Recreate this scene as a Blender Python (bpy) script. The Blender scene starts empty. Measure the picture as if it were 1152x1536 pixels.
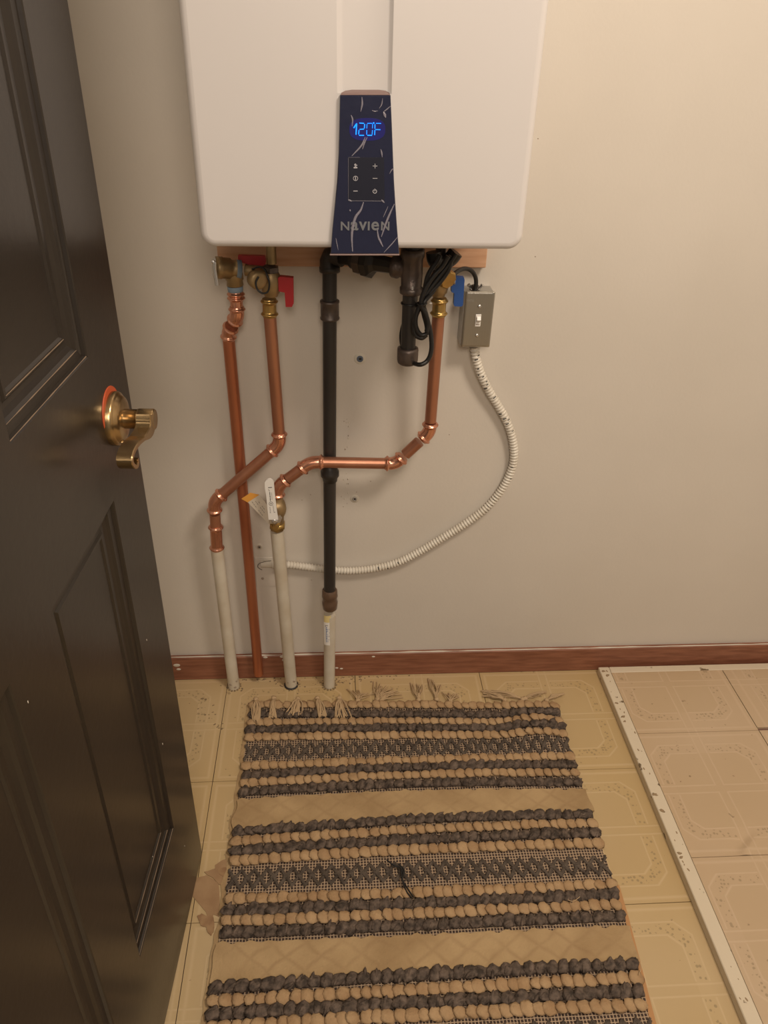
import bpy, math, random
from mathutils import Vector as V, Matrix, noise
random.seed(7)
R = random.random
def U(a, b): return a + (b - a) * R()
C = bpy.context.scene.collection
# ------------------------------------------------------------------ camera
F, PITCH, ROLL, YAW, CH, CD = 1185.28, math.radians(31.752), math.radians(1.5474), math.radians(4.1755), 1.3524, 1.4372
fw = V((math.sin(YAW)*math.cos(PITCH), math.cos(YAW)*math.cos(PITCH), -math.sin(PITCH)))
rt = V((math.cos(YAW), -math.sin(YAW), 0)); up = rt.cross(fw)
cr = rt*math.cos(ROLL) + up*math.sin(ROLL); cu = up*math.cos(ROLL) - rt*math.sin(ROLL)
cpos = V((0, -CD, CH))
cam = bpy.data.cameras.new('camera'); camo = bpy.data.objects.new('camera', cam); C.objects.link(camo)
M = Matrix((cr, cu, -fw)).transposed().to_4x4(); M.translation = cpos; camo.matrix_world = M
cam.sensor_fit = 'VERTICAL'; cam.sensor_height = 36; cam.lens = F*36/1536; cam.clip_start = .02
bpy.context.scene.camera = camo
# ------------------------------------------------------------------ light
sc = bpy.context.scene
sc.view_settings.view_transform = 'Standard'; sc.view_settings.look = 'None'
sc.view_settings.gamma = 1; sc.view_settings.use_curve_mapping = False
sc.view_settings.exposure = 0.0
w = bpy.data.worlds.new('world'); sc.world = w; w.use_nodes = True
w.node_tree.nodes['Background'].inputs[0].default_value = (1.0, .84, .68, 1)
w.node_tree.nodes['Background'].inputs[1].default_value = .27
def area(name, loc, size, power, col, target):
    l = bpy.data.lights.new(name, 'AREA'); l.shape = 'DISK'; l.size = size; l.energy = power; l.color = col
    o = bpy.data.objects.new(name, l); C.objects.link(o); o.location = loc
    o.rotation_euler = (V(target)-V(loc)).to_track_quat('-Z', 'Y').to_euler(); return o
area('ceiling_light', (.85, -1.18, 2.38), .45, 26, (1.0, .84, .68), (.5, -.4, .5))
area('hallway_fill', (.1, -2.3, 2.0), .6, 16, (1.0, .83, .67), (.1, 0, .6))  # unseen fill added behind the camera, set low to brighten below the heater
# ------------------------------------------------------------------ pixel measurements -> metres, at a known depth
def ray(x, y): return fw + cr*((x-576)/F) + cu*((768-y)/F)
def at(x, y, Y):
    d = ray(x, y); return cpos + d*((Y-cpos.y)/d.y)
def fl(x, y, z=0.):
    d = ray(x, y); return cpos + d*((z-cpos.z)/d.z)
DA = V((-.2582, -.4901, 0)); DU = V((-.06013, -.99819, 0)); DN = V((.99819, -.06013, 0))
def dr(x, y, off=0.):
    d = ray(x, y); t = ((DA-cpos).dot(DN)+off)/d.dot(DN); return cpos + d*t
def dw(s, z, off=0.): return DA + DU*s + DN*off + V((0, 0, z))
# ------------------------------------------------------------------ materials
def mat(name, col, rough=.5, metal=0., col2=None, scale=8., lo=.35, hi=.65, bump=0., bscale=60., detail=3., spec=None, coat=0., emit=0., stretch=None):
    m = bpy.data.materials.new(name); m.use_nodes = True; nt = m.node_tree; b = nt.nodes['Principled BSDF']
    b.inputs['Base Color'].default_value = (*col, 1); b.inputs['Roughness'].default_value = rough; b.inputs['Metallic'].default_value = metal
    if spec is not None: b.inputs['Specular IOR Level'].default_value = spec
    if coat: b.inputs['Coat Weight'].default_value = coat; b.inputs['Coat Roughness'].default_value = .1
    if emit: b.inputs['Emission Color'].default_value = (*col, 1); b.inputs['Emission Strength'].default_value = emit
    if col2 or bump:
        tc = nt.nodes.new('ShaderNodeTexCoord'); mp = nt.nodes.new('ShaderNodeMapping')
        nt.links.new(tc.outputs['Object'], mp.inputs[0])
        if stretch: mp.inputs['Scale'].default_value = stretch
    if col2:
        n = nt.nodes.new('ShaderNodeTexNoise'); n.inputs['Scale'].default_value = scale; n.inputs['Detail'].default_value = detail
        nt.links.new(mp.outputs[0], n.inputs['Vector'])
        r = nt.nodes.new('ShaderNodeValToRGB'); r.color_ramp.elements[0].position = lo; r.color_ramp.elements[1].position = hi
        r.color_ramp.elements[0].color = (*col, 1); r.color_ramp.elements[1].color = (*col2, 1)
        nt.links.new(n.outputs['Fac'], r.inputs[0]); nt.links.new(r.outputs[0], b.inputs['Base Color'])
    if bump:
        n2 = nt.nodes.new('ShaderNodeTexNoise'); n2.inputs['Scale'].default_value = bscale; n2.inputs['Detail'].default_value = 4
        nt.links.new(mp.outputs[0], n2.inputs['Vector'])
        bp = nt.nodes.new('ShaderNodeBump'); bp.inputs['Strength'].default_value = bump; bp.inputs['Distance'].default_value = .002
        nt.links.new(n2.outputs['Fac'], bp.inputs['Height']); nt.links.new(bp.outputs[0], b.inputs['Normal'])
    return m
m_wall = mat('wall_paint', (.64, .60, .54), .5, col2=(.61, .57, .51), scale=3, bump=.12, bscale=160)
m_ceil = mat('ceiling_paint', (.75, .73, .68), .9)
m_wood = mat('stained_wood', (.20, .075, .042), .45, col2=(.29, .120, .070), scale=14, bump=.25, bscale=50, stretch=(1, 6, 9))
m_board = mat('pine_board', (.56, .31, .18), .6, col2=(.66, .40, .25), scale=10, stretch=(1, 6, 10))
m_door = mat('black_door_paint', (.019, .015, .012), .28, col2=(.024, .019, .015), scale=5, bump=.10, bscale=90)
m_worn = mat('worn_paint_line', (.22, .16, .11), .5)
m_case = mat('white_enamel', (.655, .635, .63), .30, coat=.3)
m_panel = mat('dark_blue_glass', (.013, .016, .045), .22, bump=.4, bscale=45, coat=.2)
m_key = mat('keypad_black', (.012, .014, .028), .3)
m_icon = mat('icon_print', (.55, .55, .60), .5)
m_logo = mat('grey_logo_print', (.17, .18, .20), .35)
m_film = mat('film_crease', (.45, .43, .52), .15, spec=.8); m_film.node_tree.nodes['Principled BSDF'].inputs['Alpha'].default_value = .38
m_capb = mat('brown_film_cap', (.23, .16, .15), .25, bump=.3, bscale=60)
m_led = mat('blue_led', (.0, .22, 1.0), .5, emit=1.6)
m_cu = mat('copper', (.54, .26, .165), .38, .8, col2=(.42, .19, .12), scale=22, stretch=(1, 1, .25))
m_cub = mat('bright_copper', (.78, .40, .28), .26, .90, col2=(.64, .30, .20), scale=40)
m_cur = mat('red_copper', (.52, .20, .105), .38, .75, col2=(.44, .155, .08), scale=18, stretch=(1, 1, .2))
m_br = mat('brass', (.56, .38, .13), .30, .85, col2=(.42, .27, .10), scale=30)
m_brd = mat('dull_brass', (.42, .31, .17), .45, .75, col2=(.32, .23, .12), scale=40)
m_ab = mat('antique_brass', (.46, .33, .17), .27, .95, col2=(.34, .23, .12), scale=25)
m_iron = mat('black_iron', (.040, .036, .034), .38, .3, bump=.15, bscale=120)
m_mal = mat('malleable_iron', (.14, .11, .098), .42, .6, bump=.4, bscale=200, col2=(.095, .078, .07), scale=40)
m_brn = mat('brown_sealed_fitting', (.15, .095, .065), .3, .3, bump=.5, bscale=90)
m_wp = mat('white_painted_pipe', (.62, .58, .49), .42, col2=(.54, .48, .38), scale=16, bump=.15, bscale=90)
m_wcon = mat('painted_conduit', (.70, .67, .60), .4, col2=(.62, .58, .50), scale=30)
m_mark = mat('black_mark', (.02, .02, .022), .5)
m_red = mat('red_plastic', (.42, .020, .028), .4)
m_blue = mat('blue_plastic', (.020, .075, .27), .4)
m_tape = mat('blue_thread_sealant', (.22, .30, .40), .6)
m_rub = mat('black_rubber', (.013, .013, .014), .42)
m_steel = mat('galvanised_steel', (.50, .49, .46), .36, .75, col2=(.40, .39, .37), scale=12)
m_stainless = mat('brushed_steel', (.44, .42, .375), .28, .92, bump=.15, bscale=300, stretch=(1, 1, .05))
m_zinc = mat('zinc', (.68, .68, .68), .25, .9)
m_wplas = mat('white_plastic', (.80, .79, .76), .35)
m_tagw = mat('tag_paper', (.62, .56, .47), .6); m_tago = mat('tag_orange', (.72, .34, .06), .6)
m_yel = mat('yellow_sticker', (.72, .60, .28), .5)
m_ink = mat('ink', (.05, .05, .06), .6); m_inkb = mat('blue_ink', (.06, .13, .30), .6)
m_grime = mat('grime', (.22, .16, .09), .8)
m_chip = mat('scuffed_primer', (.34, .28, .22), .7)
m_ored = mat('orange_red_paint', (.46, .075, .02), .6)
m_caulk = mat('caulk', (.62, .58, .50), .6)
m_rim = mat('chipped_white_paint', (.64, .56, .43), .5, col2=(.16, .11, .06), scale=30, lo=.66, hi=.69, detail=5, bump=.2)
m_back = mat('brown_backing', (.20, .115, .09), .8)
m_scrap = mat('torn_backing', (.37, .24, .13), .8, col2=(.31, .19, .10), scale=30, bump=.3)
m_scrap2 = mat('torn_backing_dark', (.27, .155, .08), .85, col2=(.36, .23, .12), scale=60, bump=.4)
m_tan = mat('tan_cotton', (.44, .30, .165), .85, col2=(.34, .215, .11), scale=35, bump=.7, bscale=260)
m_dark = mat('charcoal_cotton', (.038, .027, .020), .8, col2=(.165, .122, .094), scale=95, lo=.34, hi=.70, bump=.8, bscale=300)
m_darkr = mat('dark_woven_yarn', (.062, .047, .036), .85, col2=(.115, .090, .070), scale=60, bump=.8, bscale=300)
m_felt = mat('tan_weave', (.45, .32, .17), .9, col2=(.34, .23, .115), scale=11, bump=.5, bscale=220, detail=5)
m_hem = mat('orange_tan_hem', (.46, .25, .11), .9, bump=.3)
m_sub = mat('subfloor', (.06, .045, .03), .9)
m_fringe = mat('fringe_thread', (.47, .34, .20), .85)

def math_node(nt, op, a, b=None, c=None):
    n = nt.nodes.new('ShaderNodeMath'); n.operation = op
    for i, v in enumerate((a, b, c)):
        if v is None: continue
        if isinstance(v, (int, float)): n.inputs[i].default_value = v
        else: nt.links.new(v, n.inputs[i])
    return n.outputs[0]
def mixc(nt, fac, a, b):
    n = nt.nodes.new('ShaderNodeMix'); n.data_type = 'RGBA'
    if isinstance(fac, (int, float)): n.inputs[0].default_value = fac
    else: nt.links.new(fac, n.inputs[0])
    for k, v in ((6, a), (7, b)):
        if isinstance(v, tuple): n.inputs[k].default_value = (*v, 1)
        else: nt.links.new(v, n.inputs[k])
    return n.outputs[2]
def tile_material(name, base, yellow, pale, leafc, interior):
    m = bpy.data.materials.new(name); m.use_nodes = True; nt = m.node_tree; b = nt.nodes['Principled BSDF']
    L = lambda *a: math_node(nt, *a)
    uv = nt.nodes.new('ShaderNodeUVMap'); sp = nt.nodes.new('ShaderNodeSeparateXYZ'); nt.links.new(uv.outputs[0], sp.inputs[0])
    au = L('ABSOLUTE', sp.outputs[0]); av = L('ABSOLUTE', sp.outputs[1])
    d = L('MAXIMUM', L('MAXIMUM', au, av), L('MULTIPLY', L('ADD', au, av), .56))
    mn = L('MINIMUM', au, av)
    def line(x, c, wd): return L('SUBTRACT', 1., L('SMOOTH_MIN', L('DIVIDE', L('ABSOLUTE', L('SUBTRACT', x, c)), wd), 1., .1))
    band = L('MULTIPLY', L('LESS_THAN', L('ABSOLUTE', L('SUBTRACT', d, .69)), .055), L('GREATER_THAN', mn, .10))
    ncross = L('GREATER_THAN', mn, .085)
    pl = L('MAXIMUM', L('MULTIPLY', line(d, .615, .016), ncross), L('MULTIPLY', line(d, .77, .016), ncross))
    pl = L('MAXIMUM', pl, L('MAXIMUM', line(mn, .06, .017), L('MULTIPLY', line(mn, .0, .012), .0)))
    pl = L('MAXIMUM', pl, L('MULTIPLY', line(L('MAXIMUM', au, av), .93, .03), .9))
    # sprigs of small leaves along the band
    vo = nt.nodes.new('ShaderNodeTexVoronoi'); vo.inputs['Scale'].default_value = 21; vo.inputs['Randomness'].default_value = .8
    nt.links.new(uv.outputs[0], vo.inputs['Vector'])
    no = nt.nodes.new('ShaderNodeTexNoise'); no.inputs['Scale'].default_value = 9; nt.links.new(uv.outputs[0], no.inputs['Vector'])
    leaf = L('MULTIPLY', L('LESS_THAN', vo.outputs['Distance'], .36), L('GREATER_THAN', no.outputs['Fac'], .41))
    leaf = L('MULTIPLY', leaf, band)
    # large-scale yellowing and small speckles of dirt
    tc = nt.nodes.new('ShaderNodeTexCoord'); ge = nt.nodes.new('ShaderNodeNewGeometry')
    n1 = nt.nodes.new('ShaderNodeTexNoise'); n1.inputs['Scale'].default_value = 2.2; nt.links.new(ge.outputs['Position'], n1.inputs['Vector'])
    n2 = nt.nodes.new('ShaderNodeTexNoise'); n2.inputs['Scale'].default_value = 45; n2.inputs['Detail'].default_value = 6; nt.links.new(ge.outputs['Position'], n2.inputs['Vector'])
    ra = nt.nodes.new('ShaderNodeMapRange'); ra.inputs[1].default_value = .38; ra.inputs[2].default_value = .62; nt.links.new(n1.outputs['Fac'], ra.inputs[0])
    col = mixc(nt, ra.outputs[0], base, yellow)
    col = mixc(nt, L('MULTIPLY', L('LESS_THAN', d, .61), .45), col, interior)
    col = mixc(nt, L('MULTIPLY', pl, .55), col, pale)
    col = mixc(nt, L('MULTIPLY', leaf, .55), col, leafc)
    col = mixc(nt, L('MULTIPLY', L('GREATER_THAN', n2.outputs['Fac'], .70), .5), col, (.15, .10, .05))
    nt.links.new(col, b.inputs['Base Color']); b.inputs['Roughness'].default_value = .38
    bp = nt.nodes.new('ShaderNodeBump'); bp.inputs['Strength'].default_value = .25; bp.inputs['Distance'].default_value = .0008
    nt.links.new(L('ADD', pl, L('MULTIPLY', n2.outputs['Fac'], .6)), bp.inputs['Height']); nt.links.new(bp.outputs[0], b.inputs['Normal'])
    return m
m_tile = tile_material('vinyl_tile_print', (.53, .405, .235), (.49, .355, .175), (.62, .485, .30), (.22, .17, .09), (.48, .355, .19))
m_htile = tile_material('hatch_vinyl_print', (.53, .405, .275), (.50, .37, .235), (.61, .475, .335), (.25, .19, .11), (.48, .36, .225))

def net_material():
    m = bpy.data.materials.new('open_net_weave'); m.use_nodes = True; nt = m.node_tree; b = nt.nodes['Principled BSDF']
    L = lambda *a: math_node(nt, *a)
    uv = nt.nodes.new('ShaderNodeUVMap'); sp = nt.nodes.new('ShaderNodeSeparateXYZ'); nt.links.new(uv.outputs[0], sp.inputs[0])
    no = nt.nodes.new('ShaderNodeTexNoise'); no.inputs['Scale'].default_value = 25; nt.links.new(uv.outputs[0], no.inputs['Vector'])
    wob = L('MULTIPLY', L('SUBTRACT', no.outputs['Fac'], .5), .004)
    fx = L('FRACT', L('MULTIPLY', L('ADD', sp.outputs[0], wob), 1/.0056)); fy = L('FRACT', L('MULTIPLY', L('ADD', sp.outputs[1], wob), 1/.0058))
    ln = L('MAXIMUM', L('LESS_THAN', fx, .27), L('LESS_THAN', fy, .24))
    col = mixc(nt, ln, (.055, .036, .028), (.46, .34, .23))
    nt.links.new(col, b.inputs['Base Color']); b.inputs['Roughness'].default_value = .9
    bp = nt.nodes.new('ShaderNodeBump'); bp.inputs['Strength'].default_value = .8; bp.inputs['Distance'].default_value = .0015
    nt.links.new(ln, bp.inputs['Height']); nt.links.new(bp.outputs[0], b.inputs['Normal'])
    return m
m_net = net_material()

def quilt(m):
    nt = m.node_tree; b = nt.nodes['Principled BSDF']; L = lambda *a: math_node(nt, *a); src = b.inputs['Base Color'].links[0].from_socket
    ge = nt.nodes.new('ShaderNodeNewGeometry'); sp = nt.nodes.new('ShaderNodeSeparateXYZ'); nt.links.new(ge.outputs['Position'], sp.inputs[0])
    n = nt.nodes.new('ShaderNodeTexNoise'); n.inputs['Scale'].default_value = 12; nt.links.new(ge.outputs['Position'], n.inputs['Vector'])
    wv = L('MULTIPLY', n.outputs['Fac'], .05)
    def ln(sg):
        f = L('FRACT', L('MULTIPLY', L('ADD', L('ADD', sp.outputs[0], L('MULTIPLY', sp.outputs[1], sg)), wv), 1/.062)); return L('SUBTRACT', 1., L('MINIMUM', L('MULTIPLY', L('ABSOLUTE', L('SUBTRACT', f, .5)), 7.), 1.))
    d = L('MULTIPLY', L('MAXIMUM', ln(1.3), ln(-1.3)), L('MULTIPLY', L('SUBTRACT', n.outputs['Fac'], .25), 1.1))
    nt.links.new(mixc(nt, d, src, (.27, .17, .085)), b.inputs['Base Color'])
quilt(m_felt)
# ------------------------------------------------------------------ mesh helpers
class MB:
    def __init__(s): s.v = []; s.f = []; s.sm = []
    def add(s, vs, fs, smooth=True):
        o = len(s.v); s.v += [tuple(v) for v in vs]; s.f += [tuple(i+o for i in f) for f in fs]; s.sm += [smooth]*len(fs)
    def obj(s, name, m, parent=None, uv=None):
        me = bpy.data.meshes.new(name); me.from_pydata(s.v, [], s.f); me.polygons.foreach_set('use_smooth', s.sm)
        if uv:
            l = me.uv_layers.new(name='UVMap'); dat = []
            for lp in me.loops: dat += list(uv(s.v[lp.vertex_index]))
            l.data.foreach_set('uv', dat)
        me.materials.append(m); me.update(); o = bpy.data.objects.new(name, me); C.objects.link(o)
        if parent is not None:
            o.parent = parent; o.matrix_parent_inverse = Matrix.Translation(-parent.location) if parent.type == 'EMPTY' else Matrix()
        return o
    def box(s, a, b, bev=0.):
        x0, y0, z0 = a; x1, y1, z1 = b
        if not bev:
            vs = [(x, y, z) for z in (z0, z1) for y in (y0, y1) for x in (x0, x1)]
            s.add(vs, [(0, 2, 3, 1), (4, 5, 7, 6), (0, 1, 5, 4), (2, 6, 7, 3), (0, 4, 6, 2), (1, 3, 7, 5)], False)
        else:
            k = bev; rings = []
            for z, i in ((z0, k), (z0+k, 0), (z1-k, 0), (z1, k)):
                rings.append([(x0+i+k, y0+i, z), (x1-i-k, y0+i, z), (x1-i, y0+i+k, z), (x1-i, y1-i-k, z), (x1-i-k, y1-i, z), (x0+i+k, y1-i, z), (x0+i, y1-i-k, z), (x0+i, y0+i+k, z)])
            vs = [p for r in rings for p in r]; fs = [tuple(range(7, -1, -1)), tuple(range(24, 32))]
            for r in range(3):
                for j in range(8): fs.append((r*8+j, r*8+(j+1) % 8, r*8+8+(j+1) % 8, r*8+8+j))
            s.add(vs, fs, False)
        return s
    def frame_box(s, o, ex, ey, ez, bx, by, bz):
        o = V(o); vs = [o + ex*x + ey*y + ez*z for z in bz for y in by for x in bx]
        s.add(vs, [(0, 2, 3, 1), (4, 5, 7, 6), (0, 1, 5, 4), (2, 6, 7, 3), (0, 4, 6, 2), (1, 3, 7, 5)], False); return s
    def tube(s, pts, rad, seg=14, caps=True, flat=None, smooth=True, up0=None):
        """sweep; rad = number or list; flat=(a,b) scales the section axes"""
        pts = [V(p) for p in pts]; n = len(pts)
        if not isinstance(rad, (list, tuple)): rad = [rad]*n
        t = [(pts[min(i+1, n-1)]-pts[max(i-1, 0)]).normalized() for i in range(n)]
        for i in range(n):
            if t[i].length < .5: t[i] = t[i-1] if i else V((0, 0, 1))
        ref = V(up0) if up0 else (V((0, 0, 1)) if abs(t[0].z) < .9 else V((0, 1, 0)))
        a = (ref - t[0]*ref.dot(t[0])).normalized(); vs = []
        for i in range(n):
            a = (a - t[i]*a.dot(t[i])).normalized(); b = t[i].cross(a); ka, kb = flat or (1, 1)
            for j in range(seg):
                th = 2*math.pi*j/seg; vs.append(pts[i] + a*(math.cos(th)*rad[i]*ka) + b*(math.sin(th)*rad[i]*kb))
        fs = [(i*seg+j, i*seg+(j+1) % seg, (i+1)*seg+(j+1) % seg, (i+1)*seg+j) for i in range(n-1) for j in range(seg)]
        s.add(vs, fs, smooth)
        if caps: s.add(vs[:seg], [tuple(range(seg-1, -1, -1))], False); s.add(vs[-seg:], [tuple(range(seg))], False)
        return s
    def lathe(s, p0, axis, prof, seg=20, smooth=True, up0=None):
        """prof = [(distance along axis, radius)...]; sharp steps by repeated points"""
        p0 = V(p0); ax = V(axis).normalized(); ref = V(up0) if up0 else (V((0, 0, 1)) if abs(ax.z) < .9 else V((0, 1, 0)))
        a = (ref-ax*ref.dot(ax)).normalized(); b = ax.cross(a); vs = []
        for d, r in prof:
            for j in range(seg):
                th = 2*math.pi*j/seg; vs.append(p0+ax*d+a*(math.cos(th)*r)+b*(math.sin(th)*r))
        n = len(prof); fs = [(i*seg+j, i*seg+(j+1) % seg, (i+1)*seg+(j+1) % seg, (i+1)*seg+j) for i in range(n-1) for j in range(seg)]
        s.add(vs, fs, smooth); s.add(vs[:seg], [tuple(range(seg-1, -1, -1))], False); s.add(vs[-seg:], [tuple(range(seg))], False)
        return s
    def prism(s, poly, off, smooth=False):
        off = V(off); n = len(poly); a = [V(p) for p in poly]; b = [p+off for p in a]
        s.add(a+b, [tuple(range(n-1, -1, -1)), tuple(range(n, 2*n))] + [(i, (i+1) % n, n+(i+1) % n, n+i) for i in range(n)], smooth); return s
    def blob(s, c, r, rot=None, nz=0., seg=12, rings=7):
        c = V(c); vs = [V((0, 0, -1))]
        for i in range(1, rings):
            ph = math.pi*i/rings
            for j in range(seg):
                th = 2*math.pi*j/seg; vs.append(V((math.sin(ph)*math.cos(th), math.sin(ph)*math.sin(th), -math.cos(ph))))
        vs.append(V((0, 0, 1))); out = []
        for v in vs:
            k = 1.
            if nz: k += nz*noise.noise(v*1.7 + c*37)
            q = V((v.x*r[0]*k, v.y*r[1]*k, v.z*r[2]*k)); out.append(c + (rot @ q if rot else q))
        fs = [(0, 1+(j+1) % seg, 1+j) for j in range(seg)]
        for i in range(rings-2):
            for j in range(seg): fs.append((1+i*seg+j, 1+i*seg+(j+1) % seg, 1+(i+1)*seg+(j+1) % seg, 1+(i+1)*seg+j))
        e = len(vs)-1; fs += [(e, 1+(rings-2)*seg+j, 1+(rings-2)*seg+(j+1) % seg) for j in range(seg)]
        s.add(out, fs, True); return s
def tag(o, label=None, cat=None, group=None, kind=None):
    if label: o['label'] = label
    if cat: o['category'] = cat
    if group: o['group'] = group
    if kind: o['kind'] = kind
    return o
def thing(name, label, cat, loc=(0, 0, 0), group=None):
    o = bpy.data.objects.new(name, None); C.objects.link(o); o.location = loc; o.empty_display_size = .05
    return tag(o, label, cat, group)
def spline(pts, n=8):
    pts = [V(p) for p in pts]; P = [pts[0]*2-pts[1]]+pts+[pts[-1]*2-pts[-2]]; out = []
    for i in range(1, len(P)-2):
        for k in range(n):
            t = k/n; a, b, c, d = P[i-1:i+3]
            out.append(.5*((2*b)+(c-a)*t+(2*a-5*b+4*c-d)*t*t+(3*b-a-3*c+d)*t**3))
    out.append(pts[-1]); return out
def text_mesh(body, loc, size, ex, ez, m, name, parent, offset=0., sx=1.):
    c = bpy.data.curves.new(name, 'FONT'); c.body = body; c.size = size; c.offset = offset; c.extrude = .0002; c.align_x = 'CENTER'
    t = bpy.data.objects.new(name, c); C.objects.link(t); bpy.context.view_layer.update()
    me = bpy.data.meshes.new_from_object(t.evaluated_get(bpy.context.evaluated_depsgraph_get()))
    bpy.data.objects.remove(t); ny = ex.cross(ez)
    for v in me.vertices: q = v.co.copy(); v.co = V(loc) + ex*(q.x*sx) + ez*q.y - ny*q.z
    me.materials.clear(); me.materials.append(m); me.name = name
    o = bpy.data.objects.new(name, me); C.objects.link(o); o.parent = parent
    o.matrix_parent_inverse = Matrix.Translation(-parent.location) if parent.type == 'EMPTY' else Matrix()
    return o
X, Y, Z = V((1, 0, 0)), V((0, 1, 0)), V((0, 0, 1))

# ------------------------------------------------------------------ room shell
LX, RX, FY, CZ = -1.1, 1.75, -1.55, 2.44
wall = MB().box((LX, 0, -.05), (RX, .1, CZ)).obj('wall_back', m_wall); tag(wall, kind='structure')
tag(MB().box((LX-.1, FY, -.05), (LX, .1, CZ)).obj('wall_left', m_wall), kind='structure')
tag(MB().box((RX, FY, -.05), (RX+.1, .1, CZ)).obj('wall_right', m_wall), kind='structure')
tag(MB().box((LX-.1, FY, CZ), (RX+.1, .1, CZ+.08)).obj('ceiling', m_ceil), kind='structure')
floor = MB().box((LX-.1, -3.2, -.05), (RX+.1, 0, -.0032)).obj('floor', m_sub); tag(floor, kind='structure')
T = .3048; X0, Y0 = -.2608, -.3157
def grid_tile(x0, x1, y0, y1, z0, z1, nx=1, ny=1, dz=None):
    b = MB(); vs = []; fs = []
    for j in range(ny+1):
        for i in range(nx+1):
            x = x0+(x1-x0)*i/nx; y = y0+(y1-y0)*j/ny; vs.append((x, y, z1 + (dz(x, y) if dz else 0)))
    fs = [(j*(nx+1)+i, j*(nx+1)+i+1, (j+1)*(nx+1)+i+1, (j+1)*(nx+1)+i) for j in range(ny) for i in range(nx)]
    b.add(vs, fs, nx > 1)
    vs = [(x0, y0, z0), (x1, y0, z0), (x1, y1, z0), (x0, y1, z0), (x0, y0, z1), (x1, y0, z1), (x1, y1, z1), (x0, y1, z1)]
    b.add(vs, [(3, 2, 1, 0), (0, 1, 5, 4), (1, 2, 6, 5), (2, 3, 7, 6), (3, 0, 4, 7)], False); return b
h = T/2-.0007
tile0 = grid_tile(-h, h, -h, h, -.003, 0).obj('tile', m_tile, floor, uv=lambda v: (v[0]/(T/2), v[1]/(T/2)))
first = True
for j in range(-9, 1):
    for i in range(-3, 7):
        cx = X0 + T*(i+.5); cy = Y0 + T*(j+.5)
        if cx-h < LX-.08 or cx+h > RX+.3 or cy-h < -3.2: continue
        if cy+h > 0: continue
        o = tile0 if first else tile0.copy()
        if not first: C.objects.link(o)
        first = False; o.location = (cx, cy, U(-.0002, .0001)); o.rotation_euler.z = U(-.0012, .0012)
# grime at the pipe feet and along the wall (built as thin crumbs on the floor)
g = MB()
for (px, py, n, sp) in ((352, 1030, 10, 9), (395, 1018, 34, 24), (436, 1030, 26, 12), (494, 1024, 50, 20), (560, 1012, 16, 26), (520, 1016, 24, 22), (300, 1050, 8, 16), (312, 1072, 10, 8), (326, 1090, 8, 6)):
    for k in range(n):
        p = fl(px+random.gauss(0, sp), py+random.gauss(0, 4)); 
        if p.y > -.014: p.y = -.016
        r = U(.0006, .0024); g.blob((p.x, p.y, 0), (r*U(1, 2), r, .0006), Matrix.Rotation(U(0, 3), 3, 'Z'), seg=6, rings=4)
tag(g.obj('grime_crumbs', m_grime, floor), 'dark grime around the pipe feet', kind='stuff')
# baseboard
zb = at(600, 980, -.012).z
bb = MB()
for (xa, xb) in ((LX, RX),):
    bb.box((xa, -.0125, 0), (xb, 0, zb), .0015)
base = bb.obj('baseboard_back', m_wood); tag(base, kind='structure')
cb = MB(); pts = []; rr = []; x = LX
while x < RX:
    pts.append((x, -.0085, zb+.0003+.0009*noise.noise(V((x*30, 0, 0))))); rr.append(max(.0006, .0016+.0022*noise.noise(V((x*19, 3, 0))))); x += .012
cb.tube(pts, rr, 6); 
for px, py, r in ((428, 990, .006), (424, 985, .005), (432, 996, .004), (398, 986, .004), (265, 998, .006), (268, 1004, .004), (560, 985, .003), (505, 1002, .003), (512, 1003, .003)):
    p = at(px, py, -.0125); cb.blob((p.x, -.0125, p.z), (r*1.4, .0012, r*.8))
tag(cb.obj('caulk_line', m_caulk, base), 'uneven off-white caulk smeared along its top edge')
# wall blemishes: old screw holes, dabs along a drywall seam
d = MB(); dl = MB()
for k in range(26):
    p = at(521+random.gauss(0, 2.2), 625+R()*135, 0); r = U(.0006, .0016); (dl if k % 3 else d).blob(p, (r, .0006, r*1.5), seg=6, rings=4)
for px, py in ((515, 760), (512, 745), (513, 690), (516, 632), (535, 738), (556, 722), (807, 208), (674, 652), (803, 385), (453, 750), (466, 742), (467, 870)): 
    p = at(px, py, 0); d.blob(p, (.0013, .0004, .0010), seg=6, rings=4)
tag(d.obj('scuff_mark', m_chip, wall), 'brown flecks along the old wall seam', kind='stuff')
tag(dl.obj('plaster_dab', m_caulk, wall), 'pale plaster dabs along the old wall seam', kind='stuff')
def anchor(px, py, r, name, label, ringm, holem):
    p = at(px, py, 0); t = thing(name, label, 'wall anchor' if name == 'wall_anchor' else 'screw', p)
    MB().lathe(p, -Y, [(0, r*1.9), (.0006, r*1.8), (.0008, r)], 20).obj('plaster_ring', m_caulk, t)
    MB().lathe(p-Y*.0006, -Y, [(0, r), (.0016, r), (.0022, r*.75), (.0022, r*.5), (.0006, r*.45)], 16).obj('plug', ringm, t)
    MB().lathe(p-Y*.0004, -Y, [(0, r*.46), (.0012, r*.46)], 12).obj('hole', holem, t)
m_plug = mat('blue_grey_plug', (.10, .13, .18), .5); m_plug2 = mat('grey_plug', (.36, .34, .31), .5)
anchor(540, 538, .0062, 'wall_anchor', 'blue-grey plastic anchor in the wall between black pipe and power cord', m_plug, m_mark)
anchor(532, 748, .0052, 'wall_anchor', 'grey plastic anchor in the wall below the horizontal copper pipe', m_plug2, m_mark)
anchor(389, 820, .0042, 'wall_screw', 'small brownish screw in the wall just above the conduit end plate', m_chip, m_mark)
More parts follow.
